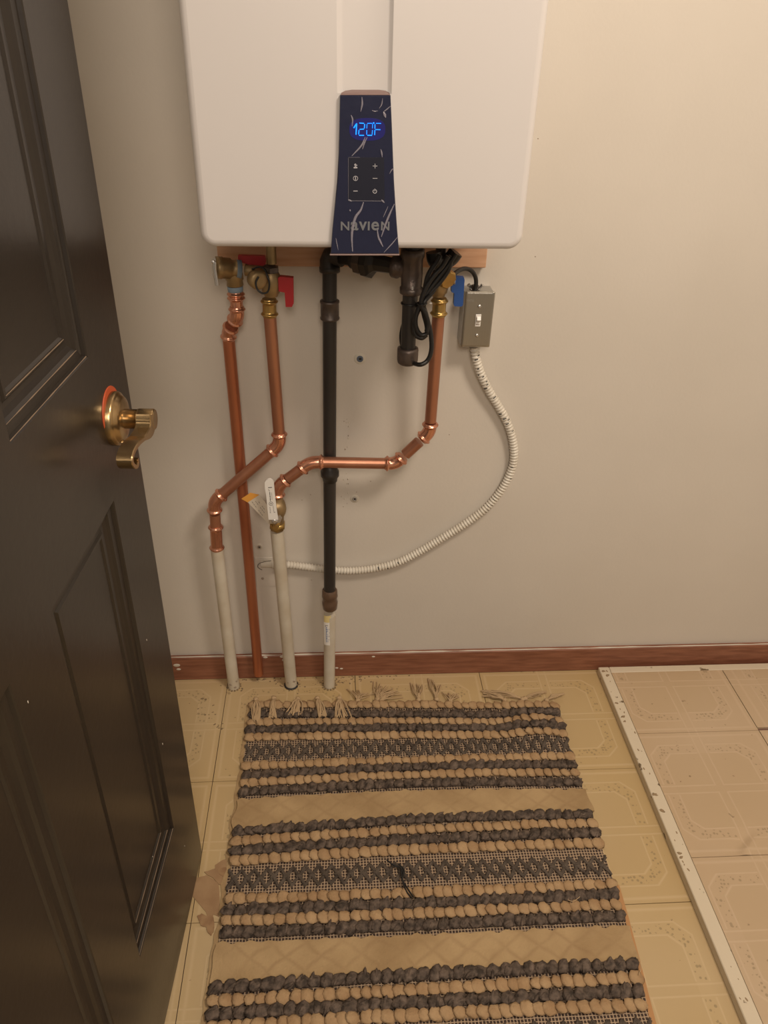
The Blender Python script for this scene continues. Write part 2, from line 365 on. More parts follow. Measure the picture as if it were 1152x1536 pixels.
tag(MB().box((at(383, 850, 0).x, -.0016, at(400, 879, 0).z), (at(424, 850, 0).x, 0, at(400, 836, 0).z), .0004).obj('wall_plate', m_wall),
    'thin painted-over plate on the wall where the white conduit ends', 'plate')

# ------------------------------------------------------------------ door
S = [0, .115, .322, .425, .632, .747]; ZZ = [.010, .24, .857, 1.037, 1.62, 1.72, 1.92, 2.04]
b = MB(); th = -.035
for i in range(5):
    for j in range(7):
        if i in (1, 3) and j in (1, 3, 5): continue
        b.add([dw(S[i], ZZ[j]), dw(S[i+1], ZZ[j]), dw(S[i+1], ZZ[j+1]), dw(S[i], ZZ[j+1])], [(0, 1, 2, 3)], False)
s0, s1, z0, z1 = S[0], S[-1], ZZ[0], ZZ[-1]
b.add([dw(s0, z0, th), dw(s1, z0, th), dw(s1, z1, th), dw(s0, z1, th), dw(s0, z0), dw(s1, z0), dw(s1, z1), dw(s0, z1)],
      [(3, 2, 1, 0), (0, 1, 5, 4), (1, 2, 6, 5), (2, 3, 7, 6), (3, 0, 4, 7)], False)
door = b.obj('door_1', m_door); tag(door, kind='structure')
prof = [(0, 0), (.0015, -.0012), (.003, -.0046), (.0075, -.0056), (.012, -.0062), (.0155, -.0092), (.021, -.0118), (.026, -.0122), (.029, -.0100), (.033, -.0100), (.0355, -.0122), (.041, -.0122)]
for i in (1, 3):
    for j in (1, 3, 5):
        b = MB(); rings = []
        for ins, dp in prof:
            a0, a1, c0, c1 = S[i]+ins, S[i+1]-ins, ZZ[j]+ins, ZZ[j+1]-ins
            rings.append([dw(a0, c0, dp), dw(a1, c0, dp), dw(a1, c1, dp), dw(a0, c1, dp)])
        for k in range(len(rings)-1):
            for q in range(4):
                b.add([rings[k][q], rings[k][(q+1) % 4], rings[k+1][(q+1) % 4], rings[k+1][q]], [(0, 1, 2, 3)], False)
        b.add(rings[-1], [(0, 1, 2, 3)], False)
        pn = b.obj('panel', m_door, door)
        e = MB()   # paint worn off the moulding's crests
        for ins, dp in ((.0018, -.0012), (.0125, -.0062), (.031, -.0098)):
            a0, a1, c0 = S[i]+ins, S[i+1]-ins, ZZ[j]+ins
            n = 12; e.tube([dw(a0+(a1-a0)*k/n, c0, dp) for k in range(n+1)], [U(.0003, .0008) for k in range(n+1)], 5)
        e.obj('worn_edge', m_worn, pn)
sp = MB()
for px, py, r in ((220, 960, .0012), (244, 1116, .0016), (42, 1053, .0012), (277, 1269, .0013), (229, 1285, .001)):
    p = dr(px, py); sp.blob(p, (.0004, r*.7, r*1.5), seg=6, rings=4)
sp.obj('paint_speck', m_caulk, door)
# hinges on the hidden edge
for zc in (.25, 1.05, 1.8):
    MB().lathe(dw(.752, zc-.045, .006), Z, [(0, .006), (.09, .006)], 12).obj('hinge', m_ab, door)
# lever handle
hc = dr(182, 628, .010); hs = (hc-DA).dot(DU); hz = hc.z
hc = dw(hs, hz, 0)
MB().lathe(hc+Z*.0085+DU*.0015, DN, [(0, .0315), (.0012, .031)], 32).obj('bare_paint_ring', m_ored, door)
hl = MB().lathe(hc, DN, [(0, .0325), (.006, .0325), (.008, .0315), (.009, .0292), (.0095, .0285), (.0125, .0265), (.0145, .021), (.0155, .0135)], 40).obj('lever_handle', m_ab, door)
hl['label'] = 'antique brass lever handle with its lever hanging down'
NK = .050
MB().lathe(hc+DN*.013, DN, [(0, .0130), (.002, .0118), (.003, .0118), (.017, .0118), (.0172, .0124), (.019, .0124), (.0192, .0118), (NK-.013-.006, .0120)], 28).obj('neck', m_ab, hl)
lp = spline([dr(x, y, NK) for x, y in ((230, 622), (230, 636), (227, 648), (219, 657), (210, 665), (203, 676), (199.5, 688), (201, 697), (206, 700), (208.5, 694), (207, 688))], 8)
n = len(lp); vs = []
for i in range(n):
    t = (lp[min(i+1, n-1)]-lp[max(0, i-1)]).normalized(); sd = t.cross(DN).normalized(); k_ = i/(n-1)
    hw = .0112 if k_ < .12 else max(.0026, .0112-.045*(k_-.12)); hw = hw*(1 if k_ < .85 else 1-.3*(k_-.85)/.15)
    wb = .0175 if k_ < .75 else .0175-.004*(k_-.75)/.25
    for a_, d_ in ((-1, -wb), (1, -wb), (1, -.0012), (.8, 0), (-.8, 0), (-1, -.0012)):
        vs.append(lp[i] + sd*hw*a_ + DN*d_)
seg = 6; b = MB(); b.add(vs, [(i*seg+j, i*seg+(j+1) % seg, (i+1)*seg+(j+1) % seg, (i+1)*seg+j) for i in range(n-1) for j in range(seg)], False)
b.add(vs[:seg], [tuple(range(seg))], False); b.add(vs[-seg:], [tuple(range(seg))], False)
b.lathe(hc+DN*(NK-.019), DN, [(0, .0120), (.001, .0128), (.0175, .0128), (.0190, .0118), (.0192, .009)], 28)
b.obj('lever', m_ab, hl)
MB().lathe(hc+DN*.010+DU*.012-Z*.0255, DN, [(0, .0026), (.0035, .0026), (.0045, .0015)], 12).obj('screw', m_ab, hl)

# ------------------------------------------------------------------ water heater
wh = thing('water_heater', 'white wall-hung tankless water heater with a blue-lit black control strip', 'water heater', (.044, -.02, 1.085))
YF = -.327; xl, xr, zb0, zt = -.177, .2635, 1.088, 1.78
def sil(ins, r0=.020):
    r = max(r0-ins, .003); a0, a1, c0, c1 = xl+ins, xr-ins, zb0+ins, zt-ins; P = []
    for cx, cz, st in ((a1-r, c0+r, -90), (a1-r, c1-r, 0), (a0+r, c1-r, 90), (a0+r, c0+r, 180)):
        for k in range(9):
            th = math.radians(st+90*k/8); P.append((cx+r*math.cos(th), cz+r*math.sin(th)))
    return P
b = MB(); rings = [(-.022, 0.), (YF+.010, 0.)] + [(YF+.010-.010*math.sin(a), .010*(1-math.cos(a))) for a in [math.pi/2*k/6 for k in range(1, 7)]]
vs = []; 
for yy, ins in rings: vs += [(x, yy, z) for x, z in sil(ins)]
n = 36; b.add(vs, [(i*n+j, (i+1)*n+j, (i+1)*n+(j+1) % n, i*n+(j+1) % n) for i in range(len(rings)-1) for j in range(n)], True)
b.add(vs[:n], [tuple(range(n))], False)
g0, g1, gz = .0085, .0765, 1.2770; f = [(x, z) for x, z in sil(.010)]; zi0, zi1 = zb0+.010, zt-.010
left = [p for p in f if p[0] < 0]; right = [p for p in f if p[0] > .1]
lp_ = [(x, YF, z) for x, z in left] + [(g0, YF, zi0), (g0, YF, gz), (g0, YF, zi1)]
rp_ = [(x, YF, z) for x, z in right] + [(g1, YF, zi1), (g1, YF, gz), (g1, YF, zi0)]
b.add(lp_, [tuple(range(len(lp_)))], False); b.add(rp_, [tuple(range(len(rp_)))], False)
b.add([(g0, YF, zi0), (g1, YF, zi0), (g1, YF, gz), (g0, YF, gz)], [(0, 1, 2, 3)], False)
q = [(g0, YF), (g0+.0015, YF+.0006), (g0+.006, YF+.0034), (g0+.008, YF+.004), (g1-.006, YF+.004), (g1-.004, YF+.0034), (g1-.001, YF+.0006), (g1, YF)]
vs = [(x, yy, z) for z in (gz, zi1) for x, yy in q]; b.add(vs, [(i, i+1, 9+i, 8+i) for i in range(7)], True)
b.add([(g0, YF, gz), (g1, YF, gz), (g1-.006, YF+.004, gz+.0002), (g0+.008, YF+.004, gz+.0002)], [(0, 1, 2, 3)], False)
b.obj('casing', m_case, wh)
# underside rim and black connection bay
MB().box((xl+.016, YF+.03, zb0-.003), (xr-.016, -.03, zb0+.002)).obj('base_plate', mat('grey_base_plate', (.22, .21, .20), .5), wh)
# control strip
eL = [(510, 143), (509, 190), (508, 230), (506, 270), (502, 310), (498.5, 345), (496, 381)]; eR = [(586, 143), (588, 190), (589.5, 230), (591, 270), (593.5, 310), (596, 345), (599, 381)]
YP = YF-.0055
ou = [at(x, y, YP) for x, y in eL] + [at(x, y, YP) for x, y in reversed(eR)]
b = MB(); cen = V((.043, YP, 1.18)); inn = [p + (cen-p).normalized()*.0012 - Y*.0 for p in ou]
bk = [V((p.x, YF+.002, p.z)) for p in ou]; o2 = [p+Y*.0012 for p in ou]
n = len(ou); b.add(bk+o2+inn, [(i, (i+1) % n, n+(i+1) % n, n+i) for i in range(n)]+[(n+i, n+(i+1) % n, 2*n+(i+1) % n, 2*n+i) for i in range(n)], False); b.add(inn, [tuple(range(n))], False)
cp = b.obj('control_panel', m_panel, wh)
tl, tr = at(511, 142.5, YP+.0008), at(585.5, 142.5, YP+.0008)
cap = [tl, tr, at(584, 139, YP+.003), at(578, 136, YP+.007), at(568, 134.5, YP+.0095), at(528, 134.5, YP+.0095), at(518, 136, YP+.007), at(512, 139, YP+.003)]
b = MB(); b.add(cap, [tuple(range(8))], False); b.add([cap[0], cap[1]]+[V((c.x, YF+.008, c.z-.001)) for c in (cap[2], cap[3], cap[4], cap[5], cap[6], cap[7])], [(7, 6, 5, 4, 3, 2, 1, 0)], False)
b.obj('panel_cap', m_capb, cp)
lipL, lipR = at(495, 382, YP+.001), at(599, 382, YP+.001)
MB().tube([lipL, (lipL+lipR)/2, lipR], .0013, 8).obj('panel_lip', m_capb, cp)
PY = YP-.0006
def seg2(b, a, c, wpx, y=PY, dpt=.0005):
    A_, B_ = at(*a, y), at(*c, y); t = (B_-A_).normalized(); s_ = t.cross(Y).normalized()*(wpx*.00070/2)
    b.prism([A_-s_, B_-s_, B_+s_, A_+s_], -Y*dpt)
b = MB()
for a, c, w_ in (((530.5, 192), (534.5, 186), 2.0), ((535, 185), (534, 202), 1.9),
    ((539, 184.5), (546, 185), 1.5), ((547, 186), (546.5, 192.5), 1.6), ((546, 193.5), (539.5, 194), 1.5), ((538.5, 195), (538, 201.5), 1.6), ((538.5, 203), (546, 203), 1.5),
    ((551, 185), (558.5, 185), 1.0), ((550.5, 186), (550.2, 192.5), 1.1), ((550.2, 195), (550, 202), 1.1), ((558.8, 186), (558.6, 192.5), 1.0), ((558.6, 195), (558.2, 202), 1.1), ((551, 203), (558, 203), 1.6),
    ((562.5, 186.5), (562.3, 193), 1.5), ((562.3, 195), (562, 202.5), 1.5), ((564, 185), (571.5, 185.2), 1.1), ((563, 194.3), (570.5, 194.5), 1.3)):
    seg2(b, a, c, w_)
b.prism([at(560.5+1.2*math.cos(k*math.pi/4), 184.5+1.3*math.sin(k*math.pi/4), PY) for k in range(8)], -Y*.0005)
tag(b.obj('temperature_readout', m_led, cp), 'glowing blue digits reading 120 degrees F')
halo_pts = [at(551+27*math.copysign(abs(math.cos(a))**.75, math.cos(a)), 194+17*math.copysign(abs(math.sin(a))**.75, math.sin(a)), YP-.0001) for a in [-k*math.pi/16 for k in range(32)]]
o = MB().prism(halo_pts, -Y*.0002).obj('readout_halo', mat('blue_halo_glow', (.012, .012, .12), .25, emit=.22), cp); o['label'] = 'faint glowing blue patch imitating the halo around the digits'  # added emissive patch, imitates the blue haze spread by the lit digits
kp = MB().prism([at(523, 236, YP-.0002), at(576, 236, YP-.0002), at(577, 301, YP-.0002), at(522, 301, YP-.0002)], -Y*.0003).obj('keypad', m_key, cp)
b = MB()
for a, c, w_ in (((522.5, 300), (522.5, 237), .5), ((523, 301), (576, 301.5), .8), ((522.5, 236), (540, 236), .4)): seg2(b, a, c, w_, YP-.0002, .0006)
b.obj('keypad_edge', m_film, kp)
b = MB()
def arc(b, cx, cy, r, a0, a1, w_, n=12):
    for k in range(n):
        p, q_ = [math.radians(a0+(a1-a0)*(k+i)/n) for i in (0, 1)]; seg2(b, (cx+r*math.cos(p), cy+r*math.sin(p)), (cx+r*math.cos(q_), cy+r*math.sin(q_)), w_, YP-.0006, .0003)
def s3(a, c, w_=.8): seg2(b, a, c, w_, YP-.0006, .0003)
s3((559, 249), (566, 249)); s3((562.5, 245.5), (562.5, 252.5)); s3((559, 267.5), (566, 267.5)); s3((530, 286.5), (536.5, 286.5), 1.1)
arc(b, 533.3, 267.5, 3.4, 0, 360, .7); s3((533.3, 265), (533.3, 270), 1.1); arc(b, 562.2, 287, 2.8, -60, 240, 1.0); s3((562.2, 283), (562.2, 287), .9)
arc(b, 533, 247, 1.1, 0, 360, 1.2, 8); s3((530.5, 251.5), (536, 251.5), 1.8); s3((532, 249.5), (534.5, 249.5), 1.0); s3((534.5, 248.5), (536, 247.5), .8)
b.obj('key_symbol', m_icon, kp)
# the maker's lettering, all at one height
for ch, xa, xb in (('N', 511.2, 524), ('a', 526, 537.6), ('v', 538.2, 550.5), ('I', 551.6, 554.6), ('e', 557, 568.6), ('N', 571.5, 584.3)):
    A_, B_ = at(xa, 345.5, PY), at(xb, 332.5, PY)
    o = text_mesh(ch, A_, .02, X, Z, m_logo, 'logo_letter', cp, offset=.00035 if ch != 'I' else .0)
    vx = [v.co.x for v in o.data.vertices]; vz = [v.co.z for v in o.data.vertices]; x0_, x1_, z0_, z1_ = min(vx), max(vx), min(vz), max(vz)
    for v in o.data.vertices: v.co.x = A_.x+(v.co.x-x0_)/(x1_-x0_)*(B_.x-A_.x); v.co.z = A_.z+(v.co.z-z0_)/(z1_-z0_)*(B_.z-A_.z)
def cr_(x, y): return 480+x/5.486, 120+y/5.486
for line, w_ in ((((345, 140), (347, 200), (335, 260)), 1.6), (((515, 150), (508, 200), (488, 232)), 1.0), (((428, 250), (450, 257), (478, 254)), .8), (((585, 212), (545, 245), (522, 262)), 1.0), (((522, 262), (532, 285), (541, 308)), 2.4), (((255, 288), (268, 325), (264, 382)), 1.5),
    (((372, 470), (340, 540), (262, 625)), 1.7), (((388, 470), (365, 520), (350, 570)), 1.3), (((500, 570), (508, 600), (512, 635)), 1.4), (((608, 728), (590, 740), (572, 772)), 1.0), (((358, 1005), (335, 1070), (292, 1130), (268, 1220), (262, 1300), (268, 1410)), 2.8),
    (((612, 1020), (570, 1110), (535, 1200), (505, 1290)), 2.2), (((470, 1215), (480, 1290), (500, 1335), (518, 1372)), 1.9), (((640, 1290), (590, 1350), (525, 1420)), 1.1), (((505, 985), (530, 1010)), 1.6), (((235, 985), (262, 998)), 1.5), (((130, 1300), (150, 1400)), .8), (((560, 1040), (520, 1130)), .8), (((245, 1065), (250, 1080)), 1.4)):
    ps = spline([at(*cr_(*p), YP-.0009) for p in line], 6); n = len(ps)
    MB().tube(ps, [w_*.00083*.85*(.3+.7*math.sin(math.pi*min(max(i/(n-1), .04), .96))) for i in range(n)], 6, flat=(1, .4), up0=X).obj('film_crease', m_film, cp)
pbL = at(327, 392, -.021); pbR = at(729, 399, -.021)
tag(MB().box((pbL.x, -.021, at(600, 401, -.021).z), (pbR.x, 0, 1.20), .0012).obj('mounting_board', m_board), 'pale pine board on the wall behind the water heater', 'board')

# ------------------------------------------------------------------ plumbing
def elbow(P0, Cn, P1, r=.0112, arm=.026, a=.015, m=m_cub, parent=None, name='elbow', bead=.0034):
    P0, Cn, P1 = V(P0), V(Cn), V(P1); d0 = (P0-Cn).normalized(); d1 = (P1-Cn).normalized(); pts = []
    n1 = 12
    for k in range(n1): pts.append(Cn + d0*(arm-(arm-a)*k/n1))
    for k in range(13):
        t = k/12; pts.append((Cn+d0*a)*(1-t)**2 + Cn*2*t*(1-t) + (Cn+d1*a)*t*t)
    for k in range(1, n1+1): pts.append(Cn + d1*(a+(arm-a)*k/n1))
    L = [0]
    for i in range(1, len(pts)): L.append(L[-1]+(pts[i]-pts[i-1]).length)
    tot = L[-1]; rad = []
    for l in L:
        e = min(l, tot-l); v = r+.0011
        v += bead*math.exp(-((e-.0048)/.0024)**2)
        if e > .0095: v += .0004
        if 0 < e < .0095: v += .0002
        rad.append(v)
    return MB().tube(pts, rad, 20).obj(name, m, parent)
def pipe(p0, p1, r, m, parent, name='pipe', seg=20):
    return MB().tube([p0, (V(p0)+V(p1))/2, p1], r, seg).obj(name, m, parent)
def coupling(p0, p1, r, m, parent, name='coupling'):
    p0, p1 = V(p0), V(p1); L = (p1-p0).length; n = 26; pr = []
    for k in range(n+1):
        l = L*k/n; e = min(l, L-l); pr.append((l, r+.0013+.0034*math.exp(-((e-.0048)/.0024)**2)))
    return MB().lathe(p0, p1-p0, pr, 20).obj(name, m, parent)
CR = .0111
# hot line
HY = -.055
h0 = at(404.5, 470, HY-.012); h1 = at(420, 666, HY); h2 = at(321, 752, HY); h3 = at(323.5, 788, HY+.003); h4 = at(325.5, 824, HY+.006); h5 = fl(351, 1030)
hot = thing('hot_water_pipe', 'left copper water line, one diagonal jog then a white pipe to the floor', 'pipe', (h5.x, h5.y, 0))
pipe(h0, h1+(h0-h1).normalized()*.02, CR, m_cu, hot); elbow(h0, h1, h2, parent=hot)
d = (h2-h1).normalized(); pipe(h1+d*.02, h2-d*.02, CR, m_cu, hot)
elbow(h1, h2, h3, parent=hot); coupling(h3, h4, CR, m_cub, hot); pipe(h2+(h3-h2)*.5, h3+(h4-h3)*.2, CR, m_cu, hot)
tag(pipe(h4+(h3-h4)*.02, h5, .0135, m_wp, hot, 'painted_pipe'), 'white painted pipe down to the floor')
def foot(p, r, parent, m=m_grime):
    b = MB(); 
    for k in range(14):
        a = k/14*6.283; b.blob((p.x+math.cos(a)*(r+.001), p.y+math.sin(a)*(r+.001), .0005), (U(.002, .0045), U(.002, .003), U(.001, .003)), Matrix.Rotation(a, 3, 'Z'), seg=6, rings=4)
    return b.obj('escutcheon_grime', m, parent)
foot(h5, .0135, hot)
b = MB()
for px, py, r in ((347, 1027, .004), (352, 1031, .0035), (355, 1022, .0018), (358, 1018, .0016)):
    p = at(px, py, h5.y-.0125); b.blob(p, (r*1.3, .0012, r))
b.obj('chipped_paint', m_chip, hot)
# drain (relief discharge) tube
DY = -.0285
d0 = at(353.5, 437, -.055); d1 = at(356, 474, -.055); d2 = at(343, 497, DY-.004); d3 = at(342.5, 520, DY); d4 = at(388, 1011, -.0255)
dp = thing('drain_pipe', 'long straight red copper discharge tube ending just above the floor', 'pipe', d4)
pipe(d0, d1, CR, m_cub, dp); elbow(d0, d1, d2, arm=.0170, a=.009, parent=dp, bead=.0026); elbow(d1, d2, d3, arm=.0155, a=.009, parent=dp, bead=.0026)
coupling(d0, d0+(d1-d0)*.38, CR, m_cub, dp, 'adapter')
b = MB().tube([d3+(d2-d3)*.6, (d2+d4)/2, d4], .0112, 20, caps=False); b.obj('pipe', m_cur, dp)
# cold line
CY = -.068
c0 = at(658, 470, CY-.02); c1 = at(644.5, 648, CY-.004); c2 = at(593, 695.5, CY); c3 = at(466, 693, CY); c4 = at(417, 729, CY); c5 = at(415, 752, CY+.002)
c6 = at(415.5, 796, CY+.008); c7 = fl(437, 1028)
cold = thing('cold_water_pipe', 'right copper water line crossing in front of the black pipe to a white pipe', 'pipe', (c7.x, c7.y, 0))
pipe(c0, c1+(c0-c1)*.1, CR, m_cu, cold); elbow(c0, c1, c2, arm=.021, a=.012, parent=cold); pipe(c1+(c2-c1)*.3, c2+(c1-c2)*.3, CR, m_cu, cold); elbow(c1, c2, c3, arm=.021, a=.012, parent=cold)
pipe(c2+(c3-c2)*.1, c3+(c2-c3)*.1, CR, m_cu, cold); elbow(c2, c3, c4, arm=.025, parent=cold); pipe(c3+(c4-c3)*.3, c4+(c3-c4)*.3, CR, m_cu, cold)
elbow(c3, c4, c5, arm=.024, parent=cold)
tag(pipe(c6, c7, .0138, m_wp, cold, 'painted_pipe'), 'white painted pipe down to the floor'); foot(c7, .0138, cold)
b = MB(); p = at(437, 1030, c7.y-.0138); b.tube([c7+V((math.cos(a)*.0148, math.sin(a)*.0148, .002)) for a in [k*6.283/20 for k in range(20)]], .0024, 6, caps=False)
b.obj('dark_floor_ring', m_mark, cold)
b = MB()
for px, py, r in ((434, 1024, .0035), (441, 1022, .003), (437, 1027, .0035)): b.blob(at(px, py, c7.y-.0128), (r*1.3, .0012, r))
b.obj('chipped_paint', m_chip, cold)
# ball valve with the white lever
bv = thing('ball_valve', 'brass ball valve with a printed white lever above the right white pipe', 'valve', c6)
ax = (c6-c5).normalized()
L = (c6-c5).length
MB().lathe(c5-ax*.012, ax, [(0, .0125), (.012, .0135), (.013, .016), (.022, .0185), (.030, .0195), (.038, .0185), (.045, .016), (.048, .0145), (L+.006, .0135)], 24).obj('body', m_brd, bv)
nb = at(416, 788, CY+.006)
MB().lathe(nb-ax*.008, ax, [(0, .0125), (.002, .0170), (.011, .0175), (.012, .0150), (.017, .0145), (.018, .0128)], 6).obj('hex_nut', m_br, bv)
MB().lathe(at(414, 783, CY-.010), -Y, [(0, .009), (.012, .008), (.012, .0055), (.022, .0055)], 16).obj('stem', m_br, bv)
hy = CY-.034
hnd = [(404.2+6.9*math.cos(math.radians(a)), 724-7*math.sin(math.radians(a))) for a in range(0, 181, 15)] + [(397.6, 732), (399.3, 740), (401, 757), (403, 778), (417.5, 778), (415, 762), (413, 745), (411.8, 734)]; hnd = hnd[::-1]
MB().prism([at(x, y, hy) for x, y in hnd], -Y*.004).obj('lever', m_wplas, bv)
lv = bv.children[-1]
b = MB().prism([at(x, y, hy+.001) for x, y in ((403, 776), (420, 774), (423, 778), (420, 784), (404, 786))], Y*.004)
b.lathe(at(412, 783, hy-.004), Y, [(0, .003), (.001, .0065), (.008, .0065)], 6); b.obj('lever_bracket', m_zinc, bv)
b = MB(); HI = hy-.0042
def mk(a, c, w_): seg2(b, a, c, w_, HI, .0002)
mk((402.2, 731.5), (408, 731), 1.8); mk((402.6, 734), (404.3, 736.5), .9)
for k in range(7): mk((404.3+k*.18, 738+k*2), (404.9+k*.18, 739.5+k*2), 2.2 if k % 2 else 1.5)
for k in range(6): mk((407.5+k*.12, 739+k*1.8), (407.6+k*.12, 740.3+k*1.8), .8)
arc_p = [(406.5+2.9*math.cos(k*math.pi/6), 755.5+2.9*math.sin(k*math.pi/6)) for k in range(13)]
for k in range(12): mk(arc_p[k], arc_p[k+1], .9)
mk((406.4, 753.8), (406.6, 757.2), .9); mk((405, 755.5), (408, 755.4), .6)
for k in range(4): mk((404.5+k*.2, 761+k*2.4), (405.6+k*.2, 762.3+k*2.4), 1.0)
for k in range(5): mk((409.5+k*.3, 758.5+k*2.2), (410+k*.3, 760+k*2.2), .8)
mk((411.5, 768), (413, 768.2), 1.2); mk((405, 768.7), (406, 768.7), 1.4)
tag(b.obj('print', m_ink, lv), 'small black print along the white lever')
# paper tag
tg = thing('paper_tag', 'white paper tag with orange end hanging beside the white valve lever', 'tag', at(404, 785, CY-.01))
TY = CY-.012
def quad(pts, th_=.0004, y2=0.): return [at(x, y, TY+y2) for x, y in pts]
MB().prism(quad([(371.5, 753), (389, 742), (406, 764), (404, 787)]), -Y*.0006).obj('paper', m_tagw, tg)
MB().prism(quad([(362, 748), (375.5, 739), (389, 742), (371.5, 753.5)], y2=-.0008), -Y*.0006).obj('orange_end', m_tago, tg)
b = MB()
for k, (o1, o2, l) in enumerate(((378, 753, 1.), (383, 752, .9), (388, 753, .55))):
    for j in range(7):
        if (j+k) % 4 == 3: continue
        t0, t1 = j*3.1, j*3.1+2.2
        if t1 > 21*l+3: break
        b.prism([V(p) for p in (lambda A_, B_: (A_, B_, B_+Z*.0012, A_+Z*.0012))(at(o1+t0*.78, o2+t0*1.0, TY-.0008), at(o1+t1*.78, o2+t1*1.0, TY-.0008))], -Y*.0002)
tag(b.obj('print', m_ink, tg), 'lines of tiny unreadable print')
# gas line
GY = -.043; GR = .0127
g0 = at(494.3, 388, GY); g5 = fl(494, 1029); g5.y = GY; g5.x = at(494, 1029, GY).x
gas = thing('gas_pipe', 'black iron gas pipe with union, tee and drip leg, white below the brown fitting', 'pipe', (g5.x, GY, 0))
gx = lambda py: at(494.5, py, GY)
pipe(gx(395), gx(890), GR, m_iron, gas)
MB().lathe(gx(450), -Z, [(0, .0145), (.001, .0172), (.004, .0176), (.0055, .0163), (.030, .0163), (.0315, .0176), (.0345, .0172), (.036, .0145)], 24).obj('coupling', m_mal, gas)
gj = gx(688); MB().lathe(gj, -Z, [(0, .0135), (.001, .0155), (.024, .0158), (.028, .0185), (.038, .0185), (.040, .016), (.050, .0145), (.0505, .0127)], 24).obj('coupling', m_iron, gas)
gb = gx(884); MB().lathe(gb, -Z, [(0, .0150), (.003, .0168), (.012, .0172), (.018, .0178), (.020, .0165), (.030, .0160), (.034, .0175), (.040, .0172), (.052, .0158), (.055, .0128)], 24).obj('sealed_fitting', m_brn, gas)
tag(pipe(gx(922), V((g5.x, GY, 0)), .0131, m_wp, gas, 'painted_pipe'), 'white painted pipe down to the floor'); foot(V((g5.x, GY, 0)), .0145, gas)
# stickers wrap the front of the pipe
def wrap(z0, z1, a0, a1, r, m, name):
    b = MB(); n = 10; vs = []
    for z in (z0, z1):
        for k in range(n+1):
            th = math.radians(a0+(a1-a0)*k/n); vs.append((g5.x+math.sin(th)*r, GY-math.cos(th)*r, z))
    b.add(vs, [(k, k+1, n+2+k, n+1+k) for k in range(n)], True); return b.obj(name, m, gas)
zc = lambda py: at(494, py, GY-.013).z
ly = wrap(zc(934), zc(924), -42, 28, .0134, m_yel, 'yellow_sticker'); lb = wrap(zc(968), zc(934), -48, 28, .0134, m_wplas, 'white_label')
b = MB()
for k in range(9):
    for xo, w_, on in ((-.0048, .0022, True), (-.0012, .0009, k % 3 > 0), (.0018, .0008, k % 2)):
        if on: z = zc(941+k*2.6); b.box((g5.x+xo, GY-.0142, z-.0016), (g5.x+xo+w_*U(.6, 1), GY-.0125, z+.0005))
b.obj('label_print', m_inkb, gas)
z1_ = zc(938); b = MB(); b.tube([(g5.x-.006, GY-.0130, z1_), (g5.x-.006, GY-.0130, z1_-.004)], .0004, 5); b.tube([(g5.x-.006, GY-.0130, z1_), (g5.x-.0005, GY-.0139, z1_)], .0004, 5); b.obj('label_mark', m_ink, gas)
# elbow at the top, horizontal nipple, union, tee, drip leg
gt = at(494.3, 386, GY); TEY = -.128
te = at(618, 404, TEY)
gt = V((gt.x, GY, te.z+.002)); dn = (te-gt).normalized(); lenT = (te-gt).length
MB().tube([gt-Z*.026, gt-Z*.010, gt-Z*.003+dn*.003, gt+dn*.012, gt+dn*.026], [.0175, .0170, .0165, .0165, .0172], 20).obj('elbow', m_iron, gas)
MB().lathe(gt-Z*.030, Z, [(0, .0150), (.001, .0182), (.009, .0182), (.011, .0160)], 20).obj('elbow_collar', m_iron, gas)
MB().lathe(gt+dn*.02, dn, [(0, .0125), (.024, .0125), (.026, .0165), (.036, .0175), (.038, .0175)], 20).obj('nipple', m_iron, gas)
MB().lathe(gt+dn*.056, dn, [(0, .0200), (.001, .0245), (.014, .0245), (.016, .0220)], 8, False).obj('union_nut', m_mal, gas)
MB().lathe(gt+dn*.071, dn, [(0, .0220), (.002, .0275), (.013, .0275), (.016, .0215), (.022, .0150), (lenT-.095, .0125)], 8, False).obj('union_body', m_iron, gas)
MB().lathe(te-dn*.034, dn, [(0, .0150), (.001, .0190), (.009, .0190), (.012, .0160), (.03, .0155)], 20).obj('tee_branch', m_mal, gas)
zt0 = at(618, 384, TEY).z; zt1 = at(616, 441, TEY).z
MB().lathe((te.x, TEY, zt0+.012), -Z, [(0, .0150), (.001, .0195), (.012, .0198), (.016, .0175), (.5*(zt0-zt1)+.01, .0180), (zt0-zt1, .0172), (zt0-zt1+.001, .0192), (zt0-zt1+.010, .0192), (zt0-zt1+.012, .0160)], 24).obj('tee', m_mal, gas)
MB().lathe((te.x, TEY, zb0-.0035), -Z, [(0, .0125), (zb0-zt0-.004, .0125)], 20).obj('nipple', m_iron, gas)
b = MB(); zz_ = at(616, 432, TEY-.018)
b.box((te.x-.0012, TEY-.0192, zz_.z-.003), (te.x+.0016, TEY-.0175, zz_.z+.003)); b.box((te.x-.004, TEY-.0192, zz_.z-.0062), (te.x+.004, TEY-.0178, zz_.z-.0055)); b.obj('cast_mark', m_zinc, gas)
zd = at(615, 526, TEY).z
MB().lathe((te.x-.0012, TEY, zt1), -Z, [(0, .0128), (zt1-zd+.004, .0128)], 20).obj('drip_leg', m_iron, gas)
MB().lathe((te.x-.0015, TEY, zd+.006), -Z, [(0, .0150), (.001, .0182), (.006, .0186), (.022, .0184), (.027, .0172), (.030, .0140), (.031, .006)], 24).obj('cap', m_mal, gas)

